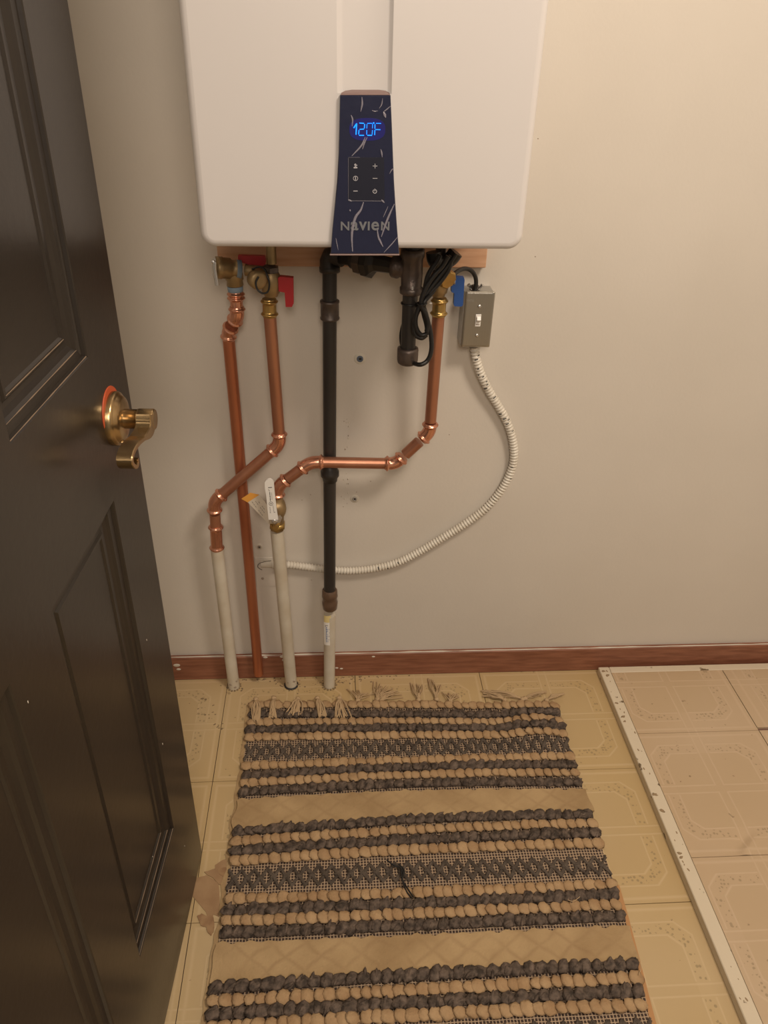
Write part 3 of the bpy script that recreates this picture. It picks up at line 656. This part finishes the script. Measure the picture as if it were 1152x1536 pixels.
# hot isolation valve
VY = -.067
va = thing('hot_isolation_valve', 'brass isolation valve with red L-shaped handle above the left copper line', 'valve', at(404, 420, VY))
q = lambda x, y, yy=VY: at(x, y, yy)
vt = q(407, 376); vb = q(403.5, 474)
MB().lathe((q(407, 384).x, VY, zb0-.0035), -Z, [(0, .0085), (zb0-.0065-q(407, 398).z, .0085)], 16).obj('stub', m_brd, va)
p = q(405.5, 398)
MB().lathe(p, V((-.03, 0, -1)), [(0, .010), (.002, .0145), (.010, .0155), (.011, .0150)], 6, False).obj('hex_nut', m_mal, va)
MB().lathe(p-Z*.011, V((-.03, 0, -1)), [(0, .0135), (.006, .0165), (.016, .0175), (.024, .0170), (.034, .0155), (.038, .0125), (.041, .0118)], 24).obj('body', m_brd, va)
coupling(q(403.8, 448), q(404.6, 475), .0108, m_br, va, 'press_adapter')
MB().lathe(p-Z*.029+X*.012, X, [(0, .009), (.006, .008), (.007, .0045), (.012, .0045), (.0125, .007), (.015, .007)], 12).obj('handle_stem', m_zinc, va)
hd = [(417, 417), (421, 415), (440, 417), (440.5, 455), (438, 460.5), (428.5, 460.5), (427, 439), (418, 437)]
o = MB().prism([q(x, y, VY-.012) for x, y in hd], Y*.012).obj('handle', m_red, va); o['label'] = 'red plastic handle'
# purge port with brass cap and black retaining strap
pc = q(383, 417, VY-.025); pd = (q(394, 425, VY-.05)-pc).normalized()
MB().lathe(q(401, 410, VY+.0), (q(376, 414, VY-.022)-q(401, 410, VY)), [(0, .010), (.022, .010)], 16).obj('purge_port', m_brd, va)
MB().lathe(pc, pd, [(0, .0145), (.001, .0160), (.013, .0160), (.016, .0135), (.0165, .009)], 24).obj('purge_cap', m_brd, va)
MB().tube(spline([q(x, y, VY-.03-z_) for x, y, z_ in ((378, 404, .0), (388, 400.5, .004), (397, 404, .010), (401, 414, .016), (404, 425, .018), (402, 437, .018), (394, 440, .018), (386, 434, .016), (384, 424, .014), (388, 415, .012))], 6), .0016, 8).obj('cap_strap', m_rub, va)

# relief valve
rvp = at(345, 403, -.075)
rv = thing('relief_valve', 'brass pressure relief valve at far left with a silver test lever', 'valve', rvp)
rx0, rx1 = at(322, 401, -.075), at(372, 405, -.060)
dd = (rx1-rx0)
MB().lathe(rx0, dd, [(0, .0150), (.001, .0180), (.012, .0184), (.013, .0172), (.026, .0172), (.027, .0150), (.034, .0140), (.035, .0152), (.044, .0152)], 28).obj('body', m_brd, rv)
MB().lathe(rx0+dd.normalized()*.036, dd, [(0, .0155), (.008, .0158), (.0085, .013)], 20).obj('sealant_band', m_tape, rv)
po = at(351, 410, -.062)
MB().lathe(po, V((.02, 0, -1)), [(0, .0150), (.010, .0155), (.012, .0135), (.020, .0145), (.021, .0132)], 24).obj('outlet', m_brd, rv)
pz = at(352.5, 429, -.060); MB().lathe(pz, V((.02, 0, -1)), [(0, .0130), (.001, .0136), (.009, .0130), (.0095, .012)], 24).obj('thread_sealant', m_tape, rv)
b = MB().tube(spline([at(x, y, -.096) for x, y in ((318, 393), (321.5, 394), (322, 405), (324, 418), (325.5, 428))], 4), .0034, 10, flat=(1, .5), up0=X); b.obj('test_lever', m_zinc, rv)
b = MB().lathe(rx0-dd.normalized()*.003, dd, [(0, .015), (.003, .0165)], 24); b.obj('end_plate', m_zinc, rv)
# inlet run and red handle behind
i0 = at(372, 405, -.060); i1 = at(400, 408, -.066)
MB().lathe(i0-X*.004, i1-i0, [(0, .010), (.03, .010)], 16).obj('inlet', m_brd, rv)
rh = MB().prism([at(x, y, -.062) for x, y in ((357, 383.5), (397, 384.5), (399, 391), (397, 403), (388, 401), (366, 395), (357, 392))], Y*.010)
o = rh.obj('red_handle', m_red, va); o['label'] = 'second red handle lying flat behind'

# cold isolation valve
KY = -.092
vc = thing('cold_isolation_valve', 'brass isolation valve with blue L-shaped handle behind the black cord', 'valve', at(660, 425, KY))
k = lambda x, y, yy=KY: at(x, y, yy)
MB().lathe((k(661, 390).x, KY, zb0-.0035), -Z, [(0, .0095), (zb0-.0065-k(661, 402).z, .0095)], 16).obj('stub', m_mal, vc)
p = k(661, 398)
MB().lathe(p, V((-.04, 0, -1)), [(0, .010), (.002, .0150), (.010, .0155), (.011, .0150)], 6, False).obj('hex_nut', m_mal, vc)
MB().lathe(p-Z*.011, V((-.04, 0, -1)), [(0, .0135), (.006, .0165), (.016, .0180), (.026, .0165), (.034, .0150), (.036, .0125), (.041, .0115)], 24).obj('body', m_brd, vc)
coupling(k(659.5, 447), k(657.8, 474), .0108, m_br, vc, 'press_adapter')
MB().lathe(k(667, 415, KY-.012), V((.5, -1, -.3)), [(0, .012), (.001, .0160), (.012, .0160), (.014, .014), (.0145, .010)], 8, False).obj('purge_cap', m_br, vc)
MB().lathe(p-Z*.026+X*.010, X, [(0, .008), (.008, .0045), (.013, .0045), (.0135, .007), (.016, .007)], 12).obj('handle_stem', m_zinc, vc)
bh = [(680, 418), (683, 416), (696, 416.5), (697, 420), (694.5, 458), (692, 460), (682, 459.5), (680.5, 457), (681.5, 440), (677, 438), (677, 430)]
o = MB().prism([k(x, y, KY-.004) for x, y in bh], Y*.012).obj('handle', m_blue, vc); o['label'] = 'blue plastic handle'

# power cord
pcd = thing('power_cord', 'black power cord bundled in loops beneath the heater and tied', 'cord', at(640, 430, -.15))
def cord(pts, yy, name='cord', r=.0039):
    P = [at(x, y, yy if z_ is None else z_) for x, y, z_ in pts]
    return MB().tube(spline(P, 8), r, 10).obj(name, m_rub, pcd)
cord([(712, 440, -.035), (714, 420, -.038), (708, 407, -.045), (697, 403, -.055), (685, 408, -.075), (674, 420, -.105)], -.1, 'lead')
o_ = None
cord([(684, 380, None), (672, 398, None), (655, 420, None), (640, 440, None), (631, 456, None), (624, 474, None), (624, 490, None), (631, 502, None), (640, 500, None), (640, 488, None), (635, 468, None), (634, 455, None), (645, 440, None), (662, 421, None), (673, 404, None), (676, 390, None)], -.160)
cord([(672, 384, None), (663, 400, None), (652, 412, None), (641, 428, None), (633, 446, None), (632, 458, None), (638, 470, None), (642, 484, None), (640, 497, None)], -.168)
cord([(676, 384, None), (668, 398, None), (662, 412, None), (650, 436, None), (636, 455, -.168), (640, 475, None), (646, 500, None), (647, 525, None), (641, 541, None), (629, 547, -.16), (615, 541, -.125), (605, 524, -.105), (602, 503, -.105), (608, 480, -.105), (620, 462, -.12), (632, 455, -.155)], -.158)
cord([(632, 456, None), (622, 480, None), (622, 500, None), (632, 507, None), (640, 502, None)], -.157)
cord([(660, 382, None), (655, 392, None), (648, 402, None), (641, 416, None), (637, 436, None), (634, 452, None)], -.156)
MB().tube([at(633+7*math.cos(a), 456+2.6*math.sin(a)-1, -.162-.012*math.sin(a)) for a in [i*6.283/16 for i in range(17)]], .0014, 6, caps=False).obj('cable_tie', m_rub, pcd)
b = MB(); zz1 = at(618, 455, TEY).z
b.tube([(te.x-.0012+math.cos(a)*.0142, TEY+math.sin(a)*.0142, zz1) for a in [i*6.283/18 for i in range(19)]], .0016, 6, caps=False)
b.tube([(te.x+.012, TEY-.009, zz1), at(633, 456, -.158)], .0013, 6); b.obj('hanging_tie', m_rub, pcd)
MB().blob(at(646, 455, -.165), (.0024, .001, .0016)).obj('tie_end', m_wplas, pcd)
# drain hose connector / black elbow under the heater on the right
be = thing('condensate_elbow', 'black rubber elbow under the heater behind the power cord', 'fitting', at(658, 390, -.12))
MB().tube(spline([at(650, 378, -.12), at(652, 390, -.12), at(662, 396, -.115), at(676, 388, -.11), at(684, 378, -.11)], 5), .0125, 14).obj('elbow', m_rub, be)
MB().lathe((at(650, 380, -.12).x, -.12, zb0+.003), -Z, [(0, .016), (.006, .016), (.007, .0145), (at(650, 380, -.12).z*0+.012, .0145)], 20).obj('collar', m_rub, be)

# ------------------------------------------------------------------ switch box
bx = thing('switch_box', 'galvanised switch box with steel cover and white toggle on the wall', 'switch', at(713, 480, -.0))
SY = -.046
ex = (at(742, 438, SY)-at(700.5, 438.5, SY)).normalized(); ez = (at(700.5, 440, SY)-at(691.5, 521, SY)).normalized(); 
o0 = at(691.5, 521, SY); Wd = (at(742, 438, SY)-at(700.5, 438.5, SY)).length; Hd = (at(700.5, 440, SY)-at(691.5, 521, SY)).length
ex = V((1, 0, -.01)).normalized(); ez = V((.012, 0, 1)).normalized(); o0 = at(691.5, 521, SY); Wd, Hd = .0535, .1035
def P2(u, v, y): return V((o0.x, y, o0.z)) + ex*u*Wd + ez*v*Hd
MB().prism([P2(-.02, .02, -.001), P2(.96, .02, -.001), P2(.96, .98, -.001), P2(-.02, .98, -.001)], -Y*.040).obj('box_body', m_steel, bx)
def rr(y, ins, r=.05):
    out = []; ry = r*Wd/Hd
    for cu_, cv_, st in ((1-r-ins, ry+ins*.5, -90), (1-r-ins, 1-ry-ins*.5, 0), (r+ins, 1-ry-ins*.5, 90), (r+ins, ry+ins*.5, 180)):
        for q_ in range(5):
            th = math.radians(st+22.5*q_); out.append(P2(cu_+r*math.cos(th), cv_+ry*math.sin(th), y))
    return out
b = MB(); R_ = [rr(SY+.006, 0), rr(SY+.0022, 0), rr(SY+.0006, .03), rr(SY, .07)]; n = 20
b.add([v for q_ in R_ for v in q_], [(i*n+j, i*n+(j+1) % n, (i+1)*n+(j+1) % n, (i+1)*n+j) for i in range(3) for j in range(n)], False); b.add(R_[3], [tuple(range(n))], False); b.add(R_[0], [tuple(range(n-1, -1, -1))], False)
cov = b.obj('cover', m_stainless, bx)
for (u_, v_) in ((.50, .745), (.51, .225)):
    c_ = P2(u_, v_, SY); 
    s_ = MB().lathe(c_, -Y, [(0, .0034), (.0012, .0032), (.0020, .0022), (.0022, .001)], 14).obj('screw', m_zinc, cov)
tg0 = P2(.50, .50, SY)
MB().box((tg0.x-.0050, SY-.0010, tg0.z-.0115), (tg0.x+.0050, SY, tg0.z+.0115), .0004).obj('toggle_frame', m_wplas, cov)
b = MB(); b.frame_box(tg0-Y*.0008, X, V((0, -.8, .6)).normalized(), V((0, .6, .8)).normalized(), (-.0034, .0034), (0, .0095), (-.0035, .0035)); b.obj('toggle', m_wplas, cov)
b = MB(); b.box((tg0.x-.0034, SY-.0015, tg0.z-.0085), (tg0.x+.0034, SY-.0008, tg0.z-.0070)); b.box((tg0.x-.0040, SY-.0015, tg0.z+.003), (tg0.x-.0034, SY-.0008, tg0.z+.008)); b.obj('toggle_gap', m_chip, cov)
st = P2(.17, .83, SY-.0001); text_mesh('RACO', st, .0046, ex, ez, m_steel, 'stamped_mark', cov)
tp = V((at(712, 436, -.028).x, -.026, P2(.5, .98, -.02).z))
MB().lathe(tp-Z*.002, Z, [(0, .0095), (.003, .0095), (.0032, .0075), (.010, .0070), (.0105, .005)], 14).obj('cord_clamp', m_mal, bx)
for sx_ in (-1, 1):
    MB().lathe(tp+X*sx_*.006+Z*.002-Y*.004, V((sx_*.6, -.2, .8)), [(0, .0022), (.009, .0022), (.0092, .0034), (.0115, .0032)], 10).obj('clamp_screw', m_zinc, bx)
b = MB().box((at(688, 505, -.01).x-.001, -.012, at(690, 505, -.01).z-.003), (at(692, 505, -.01).x, 0, at(690, 470, -.01).z), .0005); b.obj('side_bracket', m_steel, bx)

# flexible conduit
fc = thing('flexible_conduit', 'white painted ribbed conduit sweeping from the switch box down to the wall plate', 'conduit', at(712, 530, -.02))
cpts = [(711.5, 520, -.022), (714, 537, -.021), (721, 560, -.018), (733, 585, -.015), (747, 608, -.013), (761, 634, -.012), (769, 660, -.012), (771, 685, -.012), (766, 708, -.012), (752, 735, -.012), (730, 761, -.012), (700, 784, -.012), (665, 806, -.012), (630, 827, -.012), (598, 843, -.012), (565, 852, -.012), (530, 856, -.012), (500, 855, -.012), (465, 851, -.012), (430, 847, -.012), (408, 847, -.012)]
P = spline([at(*c_) for c_ in cpts], 40); Lc = [0]
for i in range(1, len(P)): Lc.append(Lc[-1]+(P[i]-P[i-1]).length)
pitch = .0066; rs = []; np_ = []; tot = Lc[-1]; j = 0; NN = int(tot/pitch*6)
for s_ in range(NN+1):
    l = tot*s_/NN
    while j < len(Lc)-2 and Lc[j+1] < l: j += 1
    t = (l-Lc[j])/max(1e-9, Lc[j+1]-Lc[j]); np_.append(P[j].lerp(P[j+1], t)); rs.append(.0078+.0013*math.cos(2*math.pi*l/pitch))
MB().tube(np_, rs, 12).obj('ribbed_tube', m_wcon, fc)
b = MB(); 
for fr0, fr1, prob in ((.02, .10, .6), (.10, .24, .25), (.24, .30, .9), (.30, .40, .25), (.40, .45, .9), (.45, .58, .15), (.60, .64, .7), (.76, .80, .8), (.84, .875, .9), (.64, .76, .06)):
    l = fr0*tot
    while l < fr1*tot:
        if R() < prob:
            i = int(l/tot*NN); t = (np_[min(i+1, NN)]-np_[i-1]).normalized(); sd = t.cross(Y).normalized(); a0 = U(-1.2, .6); a1 = a0+U(.4, 1.2)
            b.tube([np_[i] + sd*math.sin(a)*.0074 - Y*math.cos(a)*.0074 for a in [a0+(a1-a0)*q_/5 for q_ in range(6)]], .0009, 5)
        l += pitch
    
b.obj('bare_groove', m_mark, fc)['kind'] = 'stuff'
MB().tube([at(410, 846, -.010), at(403, 846, -.008), at(392, 846, -.006)], [.0095, .0098, .0090], 14, flat=(.9, .75), up0=Z).obj('connector', m_wcon, fc)
b = MB().tube(spline([at(x, y, -.014) for x, y in ((407, 841), (395, 843), (388, 846), (387, 851), (393, 855))], 6), .0006, 6); b.obj('connector_seam', m_mark, fc)
tag(MB().lathe(at(394, 867.5, -.0016), -Y, [(0, .0030), (.0014, .0028), (.0018, .0016)], 12).obj('plate_screw', m_chip), 'tiny dark screw in the painted plate below the conduit end', 'screw')

# ------------------------------------------------------------------ rug
rug = thing('woven_rug', 'tan and charcoal striped rag rug with knotted fringe lying on the floor', 'rug', (.15, -.45, 0))
ZR = .006
Lp = [(376, 1046), (372, 1085), (368, 1120), (363, 1160), (357, 1200), (350, 1250), (344, 1300), (336, 1360), (327, 1415), (318, 1470), (309, 1536)]
Rp = [(833, 1046), (840, 1075), (850, 1105), (861, 1135), (871, 1170), (884, 1210), (899, 1250), (910, 1290), (924, 1330), (937, 1375), (953, 1435), (964, 1480), (978, 1536)]
LW = [fl(x, y, ZR) for x, y in Lp]; RW = [fl(x, y, ZR) for x, y in Rp]
def edge(W_, y):
    if y >= W_[0].y: return W_[0].x
    for a, c in zip(W_, W_[1:]):
        if y >= c.y: return a.x+(c.x-a.x)*(y-a.y)/(c.y-a.y)
    return W_[-1].x
hump = fl(806, 1090, .01); hump2 = fl(415, 1150, .01)
def rz(x, y):
    return .020*math.exp(-((x-hump.x)/.060)**2-((y-hump.y)/.050)**2) + .005*math.exp(-((x-.2)/.14)**2-((y+.42)/.03)**2) + .0025*noise.noise(V((x*5, y*8, 1)))+.0012
rows = [('T', 1057, 1056, 1057), ('D', 1070, 1070, 1069), ('T', 1083, 1081, 1083), ('D', 1094, 1091, 1092), ('T', 1105, 1102, 1101.5), ('P', 1127, 1120, 1117),
        ('T', 1148, 1140, 1132), ('D', 1163, 1150, 1144.5), ('T', 1174, 1162, 1156.5), ('D', 1187, 1175, 1171), ('F', 1213, 1202, 1196),
        ('D', 1246, 1230, 1220), ('T', 1261, 1244.5, 1234), ('D', 1275, 1259, 1248), ('T', 1290, 1274, 1264), ('P', 1318, 1306, 1296),
        ('T', 1348, 1340, 1325), ('D', 1365, 1355, 1341), ('T', 1381, 1370, 1356), ('D', 1399, 1387, 1374), ('F', 1443, 1429, 1411),
        ('D', 1481, 1462, 1447), ('T', 1501, 1485, 1468), ('D', 1520, 1504, 1488), ('T', 1540, 1523, 1509)]
def yrow(r, u):
    a, m_, c = r; return a*(1-u)*(1-2*u) + m_*4*u*(1-u) + c*u*(2*u-1)
RW_ = []
for k_, yl, ym, yr in rows:
    a = fl(320 if yl > 1300 else 365, yl, ZR+.004).y; m_ = fl(600, ym, ZR+.004).y; c = fl(900, yr, ZR+.004).y
    RW_.append((k_, (a, m_, c)))
last = RW_[-1][1]
for k_, dy in (('P', .040), ('T', .080), ('D', .100), ('T', .120), ('D', .142), ('F', .20)): RW_.append((k_, tuple(v-dy for v in last)))
RUGEND = tuple(v-.235 for v in last); RUGTOP = tuple(v+.006 for v in RW_[0][1])
def rpos(u, y, dz=0.):
    x = edge(LW, y)*(1-u)+edge(RW, y)*u; return V((x, y, rz(x, y)+dz))
# base net sheet
def sheet(name, yt, yb, z0, m, u0=0., u1=1., nx=60, ny=60, jag=0., uvs=True, th=.0025, wob=0.):
    b = MB(); vs = []
    for j in range(ny+1):
        for i in range(nx+1):
            u = u0+(u1-u0)*i/nx; ya, yb_ = yrow(yt, u), yrow(yb, u); y = ya+(yb_-ya)*j/ny
            if jag and j in (0, ny): y += jag*noise.noise(V((u*45, j*3.1, 0)))
            uu = u + (wob*noise.noise(V((y*30, i, 0))) if i in (0, nx) else 0)
            vs.append(rpos(uu, y, z0))
    fs = [(j*(nx+1)+i, (j+1)*(nx+1)+i, (j+1)*(nx+1)+i+1, j*(nx+1)+i+1) for j in range(ny) for i in range(nx)]
    b.add(vs, fs, True)
    rim_ = [i for i in range(nx+1)] + [(j+1)*(nx+1)-1 for j in range(1, ny+1)] + [ny*(nx+1)+i for i in range(nx-1, -1, -1)] + [j*(nx+1) for j in range(ny-1, 0, -1)]
    lo_ = [V((vs[i].x, vs[i].y, max(.0002, vs[i].z-th))) for i in rim_]; up_ = [vs[i] for i in rim_]; n = len(rim_)
    b.add(up_+lo_, [(i, (i+1) % n, n+(i+1) % n, n+i) for i in range(n)], False)
    return b.obj(name, m, rug, uv=(lambda v: (v[0], v[1])) if uvs else None)
sheet('net_ground', RUGTOP, RUGEND, .0022, m_net, ny=110, wob=.006)
hr = [v-.0 for v in RW_[14][1]]
sheet('hem', tuple(v-.45 for v in RUGTOP), RUGEND, .0010, m_hem, .985, 1.012, nx=3, ny=40, uvs=False, th=.001)
sheet('hem', RUGTOP, RUGEND, .0010, m_felt, -.012, .02, nx=3, ny=60, uvs=False, th=.001, wob=.01)
for idx, (kd, yy) in enumerate(RW_):
    if kd == 'F':
        pv, nx_ = RW_[idx-1][1], (RW_[idx+1][1] if idx+1 < len(RW_) else tuple(v-.03 for v in RUGEND))
        top = tuple(v-.017 for v in pv); bot = tuple(v+.007 for v in nx_)
        sheet('tan_band', top, bot, .0062, m_felt, -.004, 1.006, nx=140, ny=14, jag=.006, uvs=False, th=.004, wob=.01)
        continue
    if kd == 'P':
        b = MB(); per = 1/15.; A = .0190
        off = [0, .5][idx > 10]
        for sgn in (1, -1):
            for lay, (oy, rd0) in enumerate(((-.0018, .0024), (.0019, .0026))):
                n = 15*12; pts = []; sd = sgn*3+lay*7+idx
                for i in range(n+1):
                    u = i/n; ph = (u/per+off) % 1; tri = (4*abs(ph-.5)-1)
                    y = yrow(yy, u)+sgn*A*tri + oy + .0035*noise.noise(V((u*48, sd, idx)))
                    pts.append(rpos(u, y, .0050+.0012*sgn*math.cos(u/per*6.283+.8)+.0009*noise.noise(V((u*90, sd, 7)))))
                b.tube(pts, [max(.0008, rd0+.0022*noise.noise(V((i*.33, sd*5, idx)))) for i in range(n+1)], 6, flat=(.55, 1))
        for i in range(31):
            u = (i*.5+.25-off*.5*0)*per
            if u < .99: b.blob(rpos(u, yrow(yy, u), .0052), (.0080, .0034, .0024), Matrix.Rotation(U(-.1, .1), 3, 'Z'), .3, 8, 5)
        b.obj('dark_zigzag', m_darkr, rug); continue
    b = MB(); n = 38 if kd == 'T' else 36; nx_ = RW_[min(idx+1, len(RW_)-1)]; 
    for i in range(n):
        u = (i+.5+U(-.14, .14))/n; y = yrow(yy, u)+.0016*noise.noise(V((i*.35, idx*3, 0)))
        c = rpos(u, y, .0072); s_ = U(.9, 1.12)
        if kd == 'T':
            rot = Matrix.Rotation(U(-.35, .35), 3, 'Z') @ Matrix.Rotation(.22+U(-.1, .1), 3, 'Y') @ Matrix.Rotation(U(-.12, .12), 3, 'X')
            b.blob(c, (.0124*s_, .0112*s_, .0044), rot, .28)
        else:
            rot = Matrix.Rotation(.65+U(-.45, .45), 3, 'Z') @ Matrix.Rotation(U(-.3, .3), 3, 'Y')
            b.blob(c+Z*.0006, (.0130*s_, .0098*s_, .0052), rot, .36, 14, 9)
            if R() < .8: 
                rot = Matrix.Rotation(.9+U(-.6, .6), 3, 'Z'); b.blob(c+V((U(-.004, .004), U(-.006, .006), .003)), (.0095*s_, .0032, .0040), rot, .3, 10, 6)
    if kd == 'D': b.tube([rpos(k_/60, yrow(yy, k_/60), .004) for k_ in range(61)], .0082, 8, flat=(.5, 1))
    else: b.tube([rpos(k_/60, yrow(yy, k_/60), .004) for k_ in range(61)], .0062, 8, flat=(.5, 1))
    b.obj('tan_loop_row' if kd == 'T' else 'charcoal_loop_row', m_tan if kd == 'T' else m_dark, rug)
# fringe tassels
def tassel(root, tips, n=9, r=.0011, zr=.006, z1=.002, knot=True):
    b = MB(); root = V((*fl(*root, .008).xy, zr))
    if knot: b.blob(root, (.006, .006, .0045), None, .4)
    for k_ in range(n):
        tip = random.choice(tips) if len(tips) > 2 else [tips[0][i]*(1-(k_/(n-1)))+tips[-1][i]*(k_/(n-1)) for i in (0, 1)]
        tp_ = fl(tip[0]+U(-3, 3), tip[1]+U(-2, 2), z1); tp_ = V((tp_.x, tp_.y, max(z1, rz(tp_.x, tp_.y)+.011) if (tp_.y < -.098) else z1+U(0, .003)))
        mid = (root+tp_)/2 + V((U(-.006, .006), U(-.005, .005), U(.002, .006)))
        q1 = root.lerp(mid, .5)+V((U(-.002, .002), 0, .003)); b.tube(spline([root+V((U(-.003, .003), 0, 0)), q1, mid, tp_], 4), r*U(.8, 1.3), 5)
    return b.obj('tassel', m_fringe, rug)
for root, tips in (((537, 1050), ((518, 1034), (560, 1040))), ((566, 1048), ((560, 1024), (600, 1038))), ((572, 1050), ((562, 1028), (606, 1046))), ((628, 1049), ((616, 1026), (636, 1028))), ((655, 1048), ((640, 1018), (662, 1030))), ((676, 1052), ((665, 1040), (690, 1044))),
                   ((757, 1050), ((722, 1040), (726, 1036))), ((757, 1049), ((722, 1046), (740, 1040))), ((784, 1048), ((724, 1037), (750, 1039))), ((788, 1047), ((820, 1038), (808, 1043))), ((820, 1050), ((846, 1044), (838, 1048)))):
    tassel(root, tips, 12)
for root, tips in (((384, 1052), ((381, 1082), (388, 1082))), ((411, 1050), ((403, 1078), (416, 1076))), ((447, 1051), ((432, 1072), (450, 1072))), ((476, 1050), ((478, 1075), (490, 1075))), ((509, 1050), ((503, 1077), (525, 1076)))):
    tassel(root, tips, 15, .0014, .014, .010)
for line in (((598, 1296), (606, 1306), (604, 1320), (612, 1334), (620, 1346)), ((602, 1300), (603, 1318), (609, 1336), (617, 1347)), ((580, 1290), (590, 1298), (600, 1302), (606, 1312))):
    pts = [fl(x, y, .014) for x, y in line]; tag(MB().tube(spline([V((p.x, p.y, rz(p.x, p.y)+.0125)) for p in pts], 6), .0014, 6).obj('loose_thread', m_rub, rug), 'loose black thread near the middle')
for line in (((958, 1438), (962, 1450), (958, 1462)), ((870, 1345), (860, 1352), (852, 1350))):
    pts = [fl(x, y, .014) for x, y in line]; tag(MB().tube(spline([V((p.x, p.y, rz(p.x, p.y)+.013)) for p in pts], 6), .0007, 5).obj('loose_thread', m_fringe, rug), 'short pale loose thread')

# ------------------------------------------------------------------ floor hatch
HZ = .020; hx0, hx1, hy0, hy1 = .641, 1.45, -.868, -.023; rw = .026
ht = thing('floor_hatch', 'raised access hatch with chipped white rim and patterned vinyl top', 'floor hatch', (hx0, hy0, 0))
MB().box((hx0+.004, hy0+.004, .0003), (hx1-.004, hy1-.004, HZ-.006)).obj('backing', m_back, ht)
def rimbox(a, b_): return MB().box((*a, .0004), (*b_, HZ), .0014).obj('rim', m_rim, ht)
rimbox((hx0, hy0+rw), (hx0+rw, hy1)); rimbox((hx1-rw, hy0+rw), (hx1, hy1)); rimbox((hx0+rw+.0006, hy1-.020), (hx1-rw-.0006, hy1)); rimbox((hx0, hy0), (hx1, hy0+rw-.0006))
sx_ = .9455; ys = [-.238, -.5455, -.851]
dent = fl(1113, 1260, HZ)
def dz(x, y):
    dx, dy_ = x-dent.x, y-dent.y; a = dx*.75+dy_*.66; c = -dx*.66+dy_*.75
    r = math.sqrt((a/.035)**2+(c/.012)**2)
    hol = -.0040*math.exp(-r*r) if True else 0
    rid = .0032*math.exp(-((a+.004)/.030)**2-((c+.016)/.008)**2)
    return hol + rid*1.0 + .0012*math.exp(-((dx-.03)/.06)**2-((dy_-.05)/.05)**2)
def htile(x0, x1, y0, y1, cx, cy, nx=1, ny=1, d=None):
    return grid_tile(x0, x1, y0, y1, HZ-.0055, HZ-.0006, nx, ny, d).obj('tile', m_htile, ht, uv=lambda v: ((v[0]-cx)/(T/2), (v[1]-cy)/(T/2)))
xin0, xin1, yin0, yin1 = hx0+rw+.0005, hx1-rw-.0005, hy0+rw, hy1-.0205
cxs = [(xin0, sx_-.0008, sx_-T/2), (sx_+.0010, sx_+T-.0008, sx_+T/2), (sx_+T+.0008, xin1, sx_+1.5*T)]
for ci, (a, c, cx) in enumerate(cxs):
    cys = [(ys[0]+(.0085 if ci else .0006), yin1, ys[0]+T/2), (ys[1]+.0006, ys[0]-.0006, ys[0]-T/2), (yin0+.0005, ys[1]-.0006, ys[1]-T/2)]
    for cj, (y0_, y1_, cy) in enumerate(cys):
        hit = ci in (0, 1) and cj == 1
        htile(a, c, y0_, y1_, cx+(.012 if ci and cj == 0 else 0), cy, 90 if hit else 1, 90 if hit else 1, dz if hit else None)
b = MB()
for px, py, r in ((1035, 1164, .0022), (1021, 1172, .0014), (1146, 1043, .0016), (1068, 1091, .001), (948, 1025, .001), (1128, 1102, .0012), (1135, 1017, .0012)):
    p = fl(px, py, HZ); b.blob((p.x, p.y, HZ-.0006), (r, r, .0005), seg=8, rings=4)
for k_ in range(26):
    t = R(); p = fl(905+t*210+random.gauss(0, 1.5), 1003+t*530, HZ); r = U(.0008, .003); x = hx0+U(.005, rw-.003)
    b.blob((x, hy0+R()*(hy1-hy0), HZ-.0001), (r*.7, r*1.5, .0003), Matrix.Rotation(U(-.4, .4), 3, 'Z'), seg=7, rings=4)
for px, py, s_ in ((905, 1007, 1.6), (911, 1013, 1.8), (913, 1055, 1.3), (935, 1075, 1.8), (937, 1082, 1.4), (975, 1192, 2.2), (983, 1216, 2.0), (1013, 1280, 1.4), (1020, 1286, 1.4)):
    p = fl(px, py, HZ); b.blob((min(max(p.x, hx0+.007), hx0+rw-.007), p.y, HZ), (.0030*s_, .0018*s_, .0004), Matrix.Rotation(U(-.5, .5), 3, 'Z'), .8, 10, 4)
tag(b.obj('paint_chip', mat('chip_brown', (.30, .215, .125), .8), ht), 'dark chips and specks', kind='stuff')
# torn backing left of the rug
ps = thing('torn_backing', 'torn brown backing paper stuck to the floor between door and rug', 'paper scrap', fl(320, 1340))
def torn(pts, m, z=.0011):
    q_ = [fl(280+x/10.24, 1270+y/10.24) for x, y in pts]; out = []
    for i in range(len(q_)):
        a, c = q_[i], q_[(i+1) % len(q_)]
        for k_ in range(4): p = a.lerp(c, k_/4); n_ = noise.noise(p*220)*.0012; out.append(V((p.x+n_, p.y-n_, .0002)))
    return MB().prism(out, Z*z).obj('torn_piece', m, ps)
torn([(160, 480), (310, 445), (400, 500), (490, 560), (500, 620), (510, 900), (495, 1080), (410, 1040), (380, 1110), (310, 1070), (300, 1010), (180, 870), (90, 760), (60, 600)], m_scrap, .0008)
torn([(270, 395), (380, 360), (440, 340), (440, 290), (560, 210), (680, 180), (690, 380), (650, 560), (600, 600), (500, 590), (400, 480), (320, 440)], m_scrap, .0014)
torn([(480, 350), (570, 325), (670, 340), (640, 400), (570, 475), (500, 430)], m_scrap2, .0019)
torn([(160, 1070), (230, 1035), (310, 1070), (400, 1060), (420, 1110), (425, 1250), (410, 1320), (375, 1370), (320, 1320), (300, 1240), (220, 1220), (190, 1140)], m_scrap2, .0016)
